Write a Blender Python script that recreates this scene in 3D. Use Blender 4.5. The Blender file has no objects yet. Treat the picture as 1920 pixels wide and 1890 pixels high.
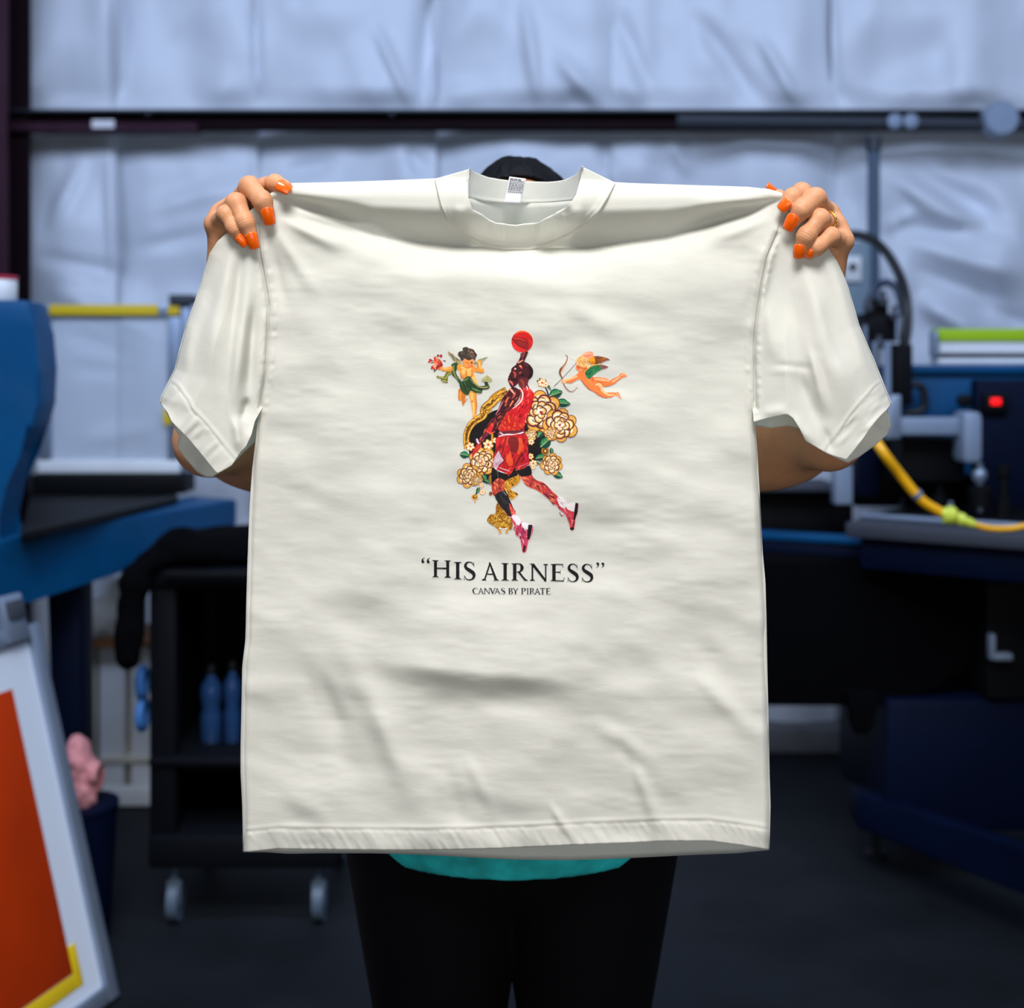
import bpy, bmesh, math, random
import numpy as np
from mathutils import Vector, Matrix
C = bpy.context.scene.collection
scene = bpy.context.scene
# ---------------------------------------------------------------- camera, world, lights, exposure
EYE, F_PX, HORIZON = 1.38, 2400.0, 700.0           # eye height (m), focal length in photo pixels, horizon row
cam_d = bpy.data.cameras.new('camera'); cam = bpy.data.objects.new('camera', cam_d); C.objects.link(cam)
cam.location = (0, 0, EYE); cam.rotation_euler = (math.pi/2, 0, 0)
cam_d.sensor_fit = 'HORIZONTAL'; cam_d.sensor_width = 36; cam_d.lens = F_PX/1920*36
cam_d.shift_y = -(945-HORIZON)/1920
cam_d.clip_start = .05
cam_d.dof.use_dof = True; cam_d.dof.focus_distance = 1.40; cam_d.dof.aperture_fstop = 3.4
scene.camera = cam
scene.view_settings.view_transform = 'Standard'; scene.view_settings.look = 'None'
scene.view_settings.gamma = 1; scene.view_settings.use_curve_mapping = False
scene.view_settings.exposure = 0.0
try:
    scene.cycles.use_denoising = True; scene.cycles.denoiser = 'OPENIMAGEDENOISE'
except Exception: pass
world = bpy.data.worlds.new('world'); scene.world = world; world.use_nodes = True
bg = world.node_tree.nodes['Background']; bg.inputs[0].default_value = (.60,.76,1,1); bg.inputs[1].default_value = .12
def area(name, loc, target, sx, sy, power, color, spread=180):
    d = bpy.data.lights.new(name, 'AREA'); d.shape = 'RECTANGLE'; d.size = sx; d.size_y = sy; d.energy = power; d.color = color; d.spread = math.radians(spread)
    o = bpy.data.objects.new(name, d); C.objects.link(o); o.location = loc
    o.rotation_euler = (Vector(target)-Vector(loc)).to_track_quat('-Z','Y').to_euler()
    return o
area('key_lamp', (-.05, -.60, 4.0), (0, 1.42, 1.12), 1.5, 1.1, 20.6, (1, .99, .98), 56)
area('front_fill', (.25, -.35, 1.10), (0, 1.4, .95), 1.3, 1.0, 10.4, (1, .97, .93))  # added fill, lifts the lower shirt and softens its shading
area('wall_fill', (0, 1.75, 3.2), (0, 4.7, 1.5), 6.0, .8, 119, (.56, .70, 1))  # added cool fill aimed at the back wall, no real fixture
# ---------------------------------------------------------------- helpers
def P(px, py, d):
    """point of the room seen at a photo pixel, d metres in front of the lens"""
    return Vector(((px-960)/F_PX*d, d, EYE-(py-HORIZON)/F_PX*d))
def Pn(px, py, d): return np.stack([(px-960)/F_PX*d, d+0*px, EYE-(py-HORIZON)/F_PX*d], -1)
def lin(c): return tuple(((v/255)/12.92 if v/255 <= .04045 else ((v/255+.055)/1.055)**2.4) for v in c)
def mat(name, c, rough=.5, metal=0, var=0, vscale=8, bump=0, bscale=60, coat=0, spec=None, stretch=None, emit=0, sss=0, alpha=1, trans=0):
    m = bpy.data.materials.new(name); m.use_nodes = True; t = m.node_tree; b = t.nodes['Principled BSDF']
    col = lin(c)+(1,)
    b.inputs['Base Color'].default_value = col; b.inputs['Roughness'].default_value = rough; b.inputs['Metallic'].default_value = metal
    if coat: b.inputs['Coat Weight'].default_value = coat; b.inputs['Coat Roughness'].default_value = .06
    if spec is not None: b.inputs['Specular IOR Level'].default_value = spec
    if sss: b.inputs['Subsurface Weight'].default_value = sss; b.inputs['Subsurface Radius'].default_value = (.012,.005,.003); b.inputs['Subsurface Scale'].default_value = .6
    if alpha < 1: b.inputs['Alpha'].default_value = alpha
    if trans: b.inputs['Transmission Weight'].default_value = trans
    if emit: b.inputs['Emission Color'].default_value = col; b.inputs['Emission Strength'].default_value = emit
    tc = t.nodes.new('ShaderNodeTexCoord'); src = tc.outputs['Object']
    if stretch:
        mp = t.nodes.new('ShaderNodeMapping'); mp.inputs['Scale'].default_value = stretch; t.links.new(src, mp.inputs[0]); src = mp.outputs[0]
    if var:
        n = t.nodes.new('ShaderNodeTexNoise'); n.inputs['Scale'].default_value = vscale; n.inputs['Detail'].default_value = 5; t.links.new(src, n.inputs['Vector'])
        r = t.nodes.new('ShaderNodeValToRGB'); lo = [max(v*(1-var),0) for v in col[:3]]; hi = [min(v*(1+var),1) for v in col[:3]]
        r.color_ramp.elements[0].position = .3; r.color_ramp.elements[0].color = lo+[1]; r.color_ramp.elements[1].position = .7; r.color_ramp.elements[1].color = hi+[1]
        t.links.new(n.outputs['Fac'], r.inputs[0]); t.links.new(r.outputs[0], b.inputs['Base Color'])
    if bump:
        n = t.nodes.new('ShaderNodeTexNoise'); n.inputs['Scale'].default_value = bscale; n.inputs['Detail'].default_value = 4; t.links.new(src, n.inputs['Vector'])
        u = t.nodes.new('ShaderNodeBump'); u.inputs['Strength'].default_value = bump; u.inputs['Distance'].default_value = .004; t.links.new(n.outputs['Fac'], u.inputs['Height']); t.links.new(u.outputs[0], b.inputs['Normal'])
    return m
def tag(o, label=None, cat=None, group=None, kind=None):
    for k, v in (('label',label),('category',cat),('group',group),('kind',kind)):
        if v: o[k] = v
    return o
def empty(name, loc=(0,0,0), rz=0, label=None, cat=None, group=None, kind=None):
    o = bpy.data.objects.new(name, None); C.objects.link(o); o.location = loc; o.rotation_euler = (0,0,rz); o.empty_display_size = .05
    return tag(o, label, cat, group, kind)
def link(name, me, m, parent=None, smooth=False):
    o = bpy.data.objects.new(name, me); C.objects.link(o)
    if m and not me.materials: me.materials.append(m)
    if smooth: me.polygons.foreach_set('use_smooth', [True]*len(me.polygons))
    if parent: o.parent = parent; bpy_inv(o, parent)
    return o
def bpy_inv(o, p):
    """meshes are built in room coordinates: keep them there under a moved Empty"""
    M = Matrix.Identity(4); q = p; chain = []
    while q: chain.append(q); q = q.parent
    for q in reversed(chain): M = M @ q.matrix_parent_inverse @ Matrix.LocRotScale(q.location, q.rotation_euler, q.scale)
    o.matrix_parent_inverse = M.inverted()
def mesh(name, v, f, m, parent=None, smooth=False):
    me = bpy.data.meshes.new(name); me.from_pydata([tuple(q) for q in v], [], f); me.update()
    return link(name, me, m, parent, smooth)
def bmobj(name, bm, m, parent=None, smooth=False):
    me = bpy.data.meshes.new(name); bmesh.ops.recalc_face_normals(bm, faces=bm.faces); bm.to_mesh(me); bm.free()
    return link(name, me, m, parent, smooth)
def autosmooth(o, ang=40):
    me = o.data; bm = bmesh.new(); bm.from_mesh(me)
    for f in bm.faces: f.smooth = True
    for e in bm.edges:
        if len(e.link_faces) == 2 and e.calc_face_angle(0) > math.radians(ang): e.smooth = False
    bm.to_mesh(me); bm.free(); return o
def add_box(bm, x0, x1, y0, y1, z0, z1, bev=0, M=None):
    r = bmesh.ops.create_cube(bm, size=1); vs = r['verts']
    for v in vs: v.co = Vector(((x0+x1)/2+v.co.x*(x1-x0), (y0+y1)/2+v.co.y*(y1-y0), (z0+z1)/2+v.co.z*(z1-z0)))
    if bev:
        es = list({e for v in vs for e in v.link_edges})
        r = bmesh.ops.bevel(bm, geom=es, offset=bev, segments=2, affect='EDGES', profile=.5); vs = list({v for f in r['faces'] for v in f.verts}|{v for v in vs if v.is_valid})
    if M is not None:
        for v in vs: v.co = M @ v.co
    return vs
def box(name, x0, x1, y0, y1, z0, z1, m, parent=None, bev=.004, M=None):
    bm = bmesh.new(); add_box(bm, x0,x1,y0,y1,z0,z1,bev,M); return autosmooth(bmobj(name, bm, m, parent))
def pbox(name, px0, px1, py0, py1, d, depth, m, parent=None, bev=.004):
    """box whose front face stands d metres off and fills a photo rectangle"""
    a, b = P(px0,py0,d), P(px1,py1,d); return box(name, a.x, b.x, d, d+depth, b.z, a.z, m, parent, bev)
def prism(name, poly, d, depth, m, parent=None, bev=.006):
    """solid with a polygonal front (photo pixels at d metres) and real depth; a point may carry its own distance"""
    bm = bmesh.new(); fr = [bm.verts.new(P(q[0],q[1],q[2] if len(q)>2 else d)) for q in poly]
    bk = [bm.verts.new(v.co+Vector((0,depth,0))) for v in fr]
    bm.faces.new(fr); bm.faces.new(bk[::-1]); n = len(fr)
    for i in range(n): bm.faces.new([fr[i],bk[i],bk[(i+1)%n],fr[(i+1)%n]])
    if bev: bmesh.ops.bevel(bm, geom=list(bm.edges), offset=bev, segments=2, affect='EDGES', profile=.5)
    bmesh.ops.triangulate(bm, faces=[f for f in bm.faces if len(f.verts)>4])
    return autosmooth(bmobj(name, bm, m, parent))
def tube_bm(bm, pts, r, n=12, cap=True):
    pts = [Vector(p) for p in pts]; rings = []; up = None
    for i,p in enumerate(pts):
        t = (pts[min(i+1,len(pts)-1)]-pts[max(i-1,0)]).normalized()
        if up is None: up = Vector((0,0,1)) if abs(t.z)<.9 else Vector((1,0,0))
        s = t.cross(up).normalized(); up = s.cross(t).normalized()
        rr = float(r[i]) if isinstance(r,(list,tuple)) else float(r)
        rings.append([bm.verts.new(p+rr*(math.cos(a)*s+math.sin(a)*up)) for a in [2*math.pi*k/n for k in range(n)]])
    for a,b in zip(rings,rings[1:]):
        for k in range(n): bm.faces.new([a[k],a[(k+1)%n],b[(k+1)%n],b[k]])
    if cap: bm.faces.new(rings[0][::-1]); bm.faces.new(rings[-1])
def spline(p, n=8):
    p = np.asarray(p,float)
    if len(p) < 3: return p
    e = np.vstack([2*p[0]-p[1], p, 2*p[-1]-p[-2]]); out = []
    for i in range(len(p)-1):
        a,b,c,d = e[i:i+4]
        for t in np.linspace(0,1,n,endpoint=False): out.append(.5*((2*b)+(-a+c)*t+(2*a-5*b+4*c-d)*t*t+(-a+3*b-3*c+d)*t**3))
    out.append(p[-1]); return np.array(out)
def tube(name, pts, r, m, parent=None, n=12, sub=8):
    q = spline(pts, sub) if sub and len(pts) > 2 else pts
    if isinstance(r,(list,tuple)): r = list(np.interp(np.linspace(0,1,len(q)), np.linspace(0,1,len(r)), r))
    bm = bmesh.new(); tube_bm(bm, q, r, n); return autosmooth(bmobj(name, bm, m, parent), 50)
def lathe(name, prof, origin, axis, m, parent=None, n=24):
    """turned solid: prof = (distance along the axis, radius)"""
    o = Vector(origin); ax = Vector(axis).normalized(); return tube(name, [o+ax*h for h,_ in prof], [r for _,r in prof], m, parent, n, 0)
# value noise
def _hash(ix, iy, s): 
    h = (ix.astype(np.int64)*374761393 + iy.astype(np.int64)*668265263 + s*1442695041) & 0xffffffff
    h = ((h ^ (h >> 13))*1274126177) & 0xffffffff
    return ((h ^ (h >> 16)) & 0xffff)/32767.5-1
def vnoise(x, y, s=0):
    x = np.asarray(x,float); y = np.asarray(y,float); ix = np.floor(x); iy = np.floor(y); fx = x-ix; fy = y-iy
    fx = fx*fx*fx*(fx*(fx*6-15)+10); fy = fy*fy*fy*(fy*(fy*6-15)+10)
    a,b,c,d = _hash(ix,iy,s),_hash(ix+1,iy,s),_hash(ix,iy+1,s),_hash(ix+1,iy+1,s)
    return (a*(1-fx)+b*fx)*(1-fy)+(c*(1-fx)+d*fx)*fy
def fbm(x, y, s=0, o=3):
    return sum(vnoise(x*2**k+k*7.3, y*2**k-k*3.1, s+k)/2**k for k in range(o))
def sstep(a, b, x): t = np.clip((x-a)/(b-a),0,1); return t*t*(3-2*t)
def ridge(px, py, x0, y0, x1, y1, w0, w1, amp, soft=.38):
    """a fold along a segment, w0..w1 wide, fading at both ends"""
    dx,dy = x1-x0,y1-y0; L2 = dx*dx+dy*dy; t = ((px-x0)*dx+(py-y0)*dy)/L2
    dist = ((px-x0)*dy-(py-y0)*dx)/math.sqrt(L2); w = w0+(w1-w0)*np.clip(t,0,1)
    return amp*np.exp(-(dist/w)**2)*sstep(-soft*.2,soft,t)*(1-sstep(1-soft,1+soft*.2,t))
def polydist(px, py, pl):
    best = np.full(np.shape(px), 1e9)
    for (ax,ay),(bx,by) in zip(pl,pl[1:]):
        dx,dy = bx-ax,by-ay; t = np.clip(((px-ax)*dx+(py-ay)*dy)/(dx*dx+dy*dy+1e-9),0,1)
        best = np.minimum(best, np.hypot(px-ax-t*dx, py-ay-t*dy))
    return best
# smooth solids from distance fields
class Field:
    def __init__(s, lo, hi, h):
        s.h = h; s.lo = np.array(lo,float); n = np.ceil((np.array(hi)-s.lo)/h).astype(int)+1
        s.ax = [s.lo[i]+h*np.arange(n[i]) for i in range(3)]; s.d = np.full(n, .5, np.float32)
    def sub(s, lo, hi):
        return tuple(slice(max(int(np.searchsorted(s.ax[i],lo[i])),0), max(int(np.searchsorted(s.ax[i],hi[i])),0)) for i in range(3))
    def put(s, lo, hi, k, fn, cut=False):
        sl = s.sub(np.array(lo)-k-.02, np.array(hi)+k+.02); D = s.d[sl]
        if D.size == 0: return
        X,Y,Z = np.meshgrid(*[s.ax[i][sl[i]].astype(np.float32) for i in range(3)], indexing='ij')
        e = fn(X,Y,Z)
        if cut: e = -e; h = np.maximum(k-np.abs(D-e),0)/k; s.d[sl] = np.maximum(D,e)+h*h*k*.25
        else: h = np.maximum(k-np.abs(D-e),0)/k; s.d[sl] = np.minimum(D,e)-h*h*k*.25
    def cap(s, a, b, ra, rb, k=.01, g=0, cut=False):
        a = np.array(a,float); b = np.array(b,float); ra += g; rb += g; ab = b-a; L = float(ab@ab)+1e-12; r = max(ra,rb)
        def fn(X,Y,Z):
            x,y,z = X-a[0],Y-a[1],Z-a[2]; t = np.clip((x*ab[0]+y*ab[1]+z*ab[2])/L,0,1)
            return np.sqrt((x-t*ab[0])**2+(y-t*ab[1])**2+(z-t*ab[2])**2)-(ra+(rb-ra)*t)
        s.put(np.minimum(a,b)-r, np.maximum(a,b)+r, k, fn, cut)
    def ell(s, c, r, k=.02, g=0, cut=False):
        c = np.array(c,float); r = np.array(r,float)+g
        def fn(X,Y,Z):
            x,y,z = (X-c[0])/r[0],(Y-c[1])/r[1],(Z-c[2])/r[2]; q = np.sqrt(x*x+y*y+z*z)
            q2 = np.sqrt((x/r[0])**2+(y/r[1])**2+(z/r[2])**2)+1e-6
            return q*(q-1)/q2
        s.put(c-r, c+r, k, fn, cut)
    def net(s):
        d = s.d; neg = d < 0; n = d.shape
        c = sum(neg[i:n[0]-1+i, j:n[1]-1+j, k:n[2]-1+k].astype(np.int8) for i in (0,1) for j in (0,1) for k in (0,1))
        act = (c>0)&(c<8); idx = np.full(act.shape,-1,np.int64); cells = np.argwhere(act); idx[act] = np.arange(len(cells))
        acc = np.zeros((len(cells),3)); cnt = np.zeros(len(cells)); cor = [np.array(q) for q in np.ndindex(2,2,2)]
        vals = {tuple(q): d[tuple((cells+q).T)] for q in cor}
        for q in cor:
            for a in range(3):
                if q[a]: continue
                q2 = q.copy(); q2[a] = 1; v0,v1 = vals[tuple(q)],vals[tuple(q2)]; m = (v0<0)!=(v1<0)
                t = v0[m]/(v0[m]-v1[m]); p = np.repeat(q[None].astype(float),m.sum(),0); p[:,a] += t; acc[m] += p; cnt[m] += 1
        V = (cells+acc/cnt[:,None])*s.h+s.lo; F = []
        for a in range(3):
            b,e = (a+1)%3,(a+2)%3; lo = [slice(None)]*3; hi = [slice(None)]*3; lo[a] = slice(0,-1); hi[a] = slice(1,None)
            s0,s1 = neg[tuple(lo)],neg[tuple(hi)]
            for flip,m in ((False,s0&~s1),(True,~s0&s1)):
                p = np.argwhere(m); p = p[(p[:,b]>0)&(p[:,e]>0)&(p[:,b]<n[b]-1)&(p[:,e]<n[e]-1)]
                if not len(p): continue
                o = []
                for ub,ue in ((0,0),(-1,0),(-1,-1),(0,-1)):
                    q = p.copy(); q[:,b] += ub; q[:,e] += ue; o.append(idx[tuple(q.T)])
                f = np.stack(o,1); F.append(f[:,::-1] if flip else f)
        return V, np.vstack(F)
def npmesh(name, V, Fq, m, parent=None, smooth=True):
    me = bpy.data.meshes.new(name); V = np.asarray(V,np.float32); Fq = np.asarray(Fq,np.int32); k = Fq.shape[1]
    me.vertices.add(len(V)); me.vertices.foreach_set('co', V.ravel()); me.loops.add(Fq.size); me.loops.foreach_set('vertex_index', Fq.ravel())
    me.polygons.add(len(Fq)); me.polygons.foreach_set('loop_start', np.arange(0,Fq.size,k,dtype=np.int32)); me.polygons.foreach_set('loop_total', np.full(len(Fq),k,np.int32))
    me.update(calc_edges=True); me.validate()
    return link(name, me, m, parent, smooth)
def gridfaces(nu, nv):
    i = np.arange((nu-1)*(nv-1)); r,c = i//(nu-1), i%(nu-1); a = r*nu+c
    return np.stack([a,a+nu,a+nu+1,a+1],1)      # rows run down, columns run right: faces the camera (-y)
def resample(pl, n):
    pl = np.asarray(pl,float); s = np.r_[0,np.cumsum(np.hypot(*np.diff(pl,axis=0).T))]; t = np.linspace(0,s[-1],n)
    return np.stack([np.interp(t,s,pl[:,0]),np.interp(t,s,pl[:,1])],1)
def coons(top, bottom, left, right, nu, nv):
    T,B,L,R = resample(top,nu),resample(bottom,nu),resample(left,nv),resample(right,nv)
    u = np.linspace(0,1,nu)[None,:,None]; v = np.linspace(0,1,nv)[:,None,None]
    return (1-v)*T[None]+v*B[None]+(1-u)*L[:,None]+u*R[:,None]-((1-u)*(1-v)*T[0]+u*(1-v)*T[-1]+(1-u)*v*B[0]+u*v*B[-1])
# ---------------------------------------------------------------- setting: floor, insulated wall, steel
WALL = 4.7
M_floor = mat('dark_concrete', (22,26,31), .6, var=.35, vscale=3, bump=.15, bscale=40, spec=.15)
M_vinyl = mat('white_vinyl', (226,230,238), .42, bump=.08, bscale=30, spec=.5)
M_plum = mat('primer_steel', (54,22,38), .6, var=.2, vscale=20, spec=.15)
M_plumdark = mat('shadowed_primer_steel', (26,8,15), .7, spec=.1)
M_conduit = mat('galvanised_conduit', (50,55,63), .5, .2)
M_pale = mat('pale_grey_steel', (132,146,166), .5, .1)
M_sticker = mat('white_sticker', (226,222,226), .5)
M_curb = mat('grey_kerb', (120,120,122), .8, var=.2)
f = box('floor', -4.6, 4.6, -1.2, WALL+.12, -.08, 0, M_floor, bev=0); tag(f, kind='structure')
wall = empty('wall_back', (0,WALL,0), kind='structure')
box('backing_panel', -4.6, 4.6, WALL+.10, WALL+.14, 0, 3.8, M_vinyl, wall, 0)
def sheet(px0, px1, upper, seed):
    nu = max(int((px1-px0)/6),8); nv = 110
    u = np.linspace(px0,px1,nu)
    if upper: y0 = np.full(nu,-520.); y1 = 212+4*vnoise(u/60,u*0,7)+2.5*vnoise(u/22,u*0,9)
    else: y0 = 236+6*vnoise(u/70,u*0,3)+18*np.exp(-((u-60)/90)**2)-6*np.exp(-((u-700)/400)**2); y1 = np.full(nu,1372.)
    v = np.linspace(0,1,nv)[:,None]; X = np.broadcast_to(u,(nv,nu)); Y = y0[None]*(1-v)+y1[None]*v
    e = np.minimum(X-px0,px1-X)
    z = .030*sstep(0,70,e)**.7 + .020*np.sin(np.pi*v)
    z = z+.046*fbm(X/160,Y/220,seed,2)+.018*vnoise(X/70,Y/100,seed+5)+.002*vnoise(X/30,Y/50,seed+8)
    if upper: z = z*sstep(1.0,.93,v+0*X)-.01
    else: z = z*(.75+.25*sstep(0,.05,v+0*X))
    for q in FOLDS: z = z+(1.6 if q[0] > 1600 and q[1] > 250 else 1.15)*ridge(X,Y,*q)
    V = Pn(X,Y,WALL+.06-np.clip(z,-.05,.13))
    o = npmesh('insulation_sheet', V.reshape(-1,3), gridfaces(nu,nv), M_vinyl, wall); return o
# (x0,y0,x1,y1,width,width,height): creases seen in the vinyl
FOLDS = [(90,430,160,290,10,14,.03),(205,260,212,560,9,9,.03),(216,-50,218,200,7,7,.035),(478,-20,484,200,8,8,-.025),(480,240,476,620,8,9,-.02),
 (820,-40,790,205,26,12,-.05),(980,-20,1010,200,14,10,.03),(700,40,770,200,10,9,.03),(1160,20,1230,210,14,22,-.03),(1040,100,1140,215,12,18,.035),(1560,-20,1568,205,7,8,-.02),(1300,20,1420,190,16,20,-.03),(1420,60,1500,200,10,12,.03),
 (520,330,640,300,12,18,-.025),(260,400,470,340,14,18,.02),(240,470,430,430,10,16,-.02),(90,540,320,640,16,14,.03),(60,480,260,520,12,16,-.025),
 (1680,300,1900,430,18,26,-.045),(1670,330,1860,450,12,22,.04),(1660,420,1920,440,12,14,-.03),(1700,455,1930,520,14,24,.035),(1700,500,1920,580,10,20,-.035),(1650,430,1720,400,10,12,.025),(1720,560,1860,640,18,20,.05),(1690,300,1930,330,10,18,-.02),(1800,560,1950,620,12,16,-.03),
 (760,270,800,330,10,16,-.03),(1120,240,1150,330,14,14,-.02),(1250,260,1300,330,12,16,.025),(120,690,280,700,12,14,-.02),(150,830,290,800,14,14,.03),(110,620,280,680,14,18,-.025)]
seams = [-900,-560,-260,-20,216,480,815,1150,1562,1930,2330,2700,3050]
for a,b in zip(seams,seams[1:]):
    sheet(a-3,b+3,True,int(a)+400); sheet(a-3,b+3,False,int(a)+900)
kerb = box('baseboard_back', -4.6, 4.6, WALL-.05, WALL+.10, 0, .085, M_curb, None, .006); tag(kerb, kind='structure')
# steel girt across the wall
girt = empty('trim_1', (0,4.56,2.25), kind='structure')
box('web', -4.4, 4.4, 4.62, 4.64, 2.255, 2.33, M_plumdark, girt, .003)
box('top_flange', -4.4, 4.4, 4.56, 4.64, 2.312, 2.322, M_conduit, girt, .002)  # grey colour stands for light on the plum girt's top
box('bottom_flange', -4.4, -1.12, 4.55, 4.63, 2.243, 2.272, M_plum, girt, .004)
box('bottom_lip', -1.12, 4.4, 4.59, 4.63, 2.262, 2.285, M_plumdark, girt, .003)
for px in (278,735): lathe('bolt', [(0,.012),(.012,.012),(.016,.008)], P(px,212,4.555)+Vector((0,.002,0)), (0,-1,0), M_conduit, girt, 10)
pbox('sticker', 172, 214, 225, 240, 4.545, .003, M_sticker, girt, 0)
# wide-flange column at the left
colm = empty('trim_2', (-1.9,4.5,0), kind='structure')
box('front_flange', -2.25, -1.745, 4.42, 4.44, 0, 3.7, M_plum, colm, .003)
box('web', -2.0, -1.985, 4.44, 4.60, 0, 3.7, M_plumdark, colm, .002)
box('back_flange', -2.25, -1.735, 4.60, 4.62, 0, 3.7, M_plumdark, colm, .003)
# conduit with its box and drop
cd = empty('electrical_conduit', P(1700,232,4.5), label='grey metal conduit run with a round junction box along the wall girt, top right', cat='conduit')
tube('pipe', [P(1270,226,4.5),P(2700,243,4.5)], .021, M_conduit, cd, 14, 0)
for px in (1672,1702): lathe('coupling', [(0,.02),(.012,.026),(.03,.026),(.034,.012)], P(px,231,4.5)+Vector((0,-.012,0)), (0,-1,0), M_pale, cd, 14)
lathe('junction_box', [(0,.055),(.008,.062),(.06,.062),(.068,.056),(.069,0.002)], P(1870,226,4.5)+Vector((0,.02,0)), (0,-1,0), M_pale, cd, 20)
pbox('box_lug', 1843, 1897, 204, 214, 4.46, .03, M_pale, cd, .004)
dp = empty('drop_pipe', P(1638,900,4.5), label='vertical grey drop pipe below the wall girt, right of the raised hand', cat='pipe')
tube('pipe', [P(1638,262,4.5),P(1638,930,4.5)], .021, mat('grey_pipe', (84,100,118), .6, spec=.2), dp, 14, 0)
lathe('elbow', [(0,.026),(.05,.026)], P(1638,285,4.5), (0,0,1), M_conduit, dp, 14)
# ---------------------------------------------------------------- the white T-shirt held up to the camera
D0 = 1.41
M_cotton = mat('white_cotton', (236,235,229), .85, bump=.06, bscale=280, spec=.2, stretch=(.45,1,2.6))
_t = M_cotton.node_tree; _b = _t.nodes['Principled BSDF']; _o = _t.nodes['Material Output']; _x = _t.nodes.new('ShaderNodeBsdfTranslucent'); _x.inputs[0].default_value = lin((240,238,226))+(1,)
_m = _t.nodes.new('ShaderNodeMixShader'); _m.inputs[0].default_value = .42; _t.links.new(_b.outputs[0],_m.inputs[1]); _t.links.new(_x.outputs[0],_m.inputs[2]); _t.links.new(_m.outputs[0],_o.inputs['Surface'])
def Y_top(px): return np.interp(px, [425,470,500,520,548,600,700,820,880,1093,1149,1300,1400,1440,1475,1510,1550],[437,392,368,352,343,342,339,333,333,337,340,347,350,354,366,400,462])
def Y_crease(px): return np.interp(px, [500,560,620,700,800,950,1100,1250,1400,1470],[372,388,412,440,457,468,463,445,402,372])
HEM_F = [(455,1598),(470,1597),(520,1592),(600,1593),(700,1594),(800,1594.5),(900,1592),(1000,1588),(1100,1583),(1250,1577),(1330,1577),(1390,1585),(1443,1594)]
SEAM_L = [(500,368),(484,420),(487,472),(497,520),(505,570),(503,640),(499,700),(489,762)]
SEAM_R = [(1475,366),(1455,440),(1438,480),(1427,530),(1418,590),(1413,640),(1413,700),(1415,765)]
SIDE_L = SEAM_L+[(482,800),(479,830),(473,880),(468,960),(464,1050),(462,1120),(460,1200),(454,1250),(453,1310),(451,1400),(451,1450),(454,1510),(455,1560),(455,1598)]
SIDE_R = SEAM_R+[(1416,800),(1420,850),(1424,920),(1428,1000),(1430,1042),(1435,1090),(1437,1150),(1439,1260),(1441,1340),(1443,1450),(1445,1510),(1444,1550),(1443,1594)]
RIDGES = [  # x0,y0,x1,y1,w0,w1,height toward the camera
 (545,362,700,372,9,16,.004),(540,372,690,420,8,15,-.007),(548,388,760,450,8,20,.008),(535,405,700,450,8,16,-.004),(530,410,650,470,9,18,.006),(515,430,600,560,8,18,.004),(505,440,540,600,8,14,-.003),
 (1440,372,1290,382,10,16,.005),(1430,384,1270,425,10,18,-.006),(1440,410,1320,452,10,18,.006),(1440,480,1400,620,10,18,-.003),(1455,470,1425,560,8,12,.003),
 (620,1170,820,1560,26,40,.009),(560,1230,690,1500,20,34,-.006),(600,1260,650,1390,12,20,-.004),(690,1300,770,1500,14,22,.004),
 (1185,1420,1245,1575,10,16,.006),(1030,1505,1085,1590,7,10,.005),(1300,1260,1440,1400,14,22,.005),(1110,1350,1240,1440,16,20,.004),(1150,1380,1200,1450,14,14,-.003),
 (800,1180,620,1010,30,60,.004),(560,700,720,900,30,60,.003),(1300,700,1150,560,30,50,.003),(620,560,560,760,24,40,.003),(900,540,1260,600,16,30,-.003),(700,520,1000,500,14,30,.003),(1050,560,1180,640,16,26,.004),(590,1000,760,1120,30,40,-.003),(1200,900,1330,1180,30,50,.004),(1300,1180,1390,1330,20,26,-.004),(530,1480,640,1560,20,20,.003),(840,1430,860,1540,14,16,-.003),(870,1410,930,1530,12,14,.003)]
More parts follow.
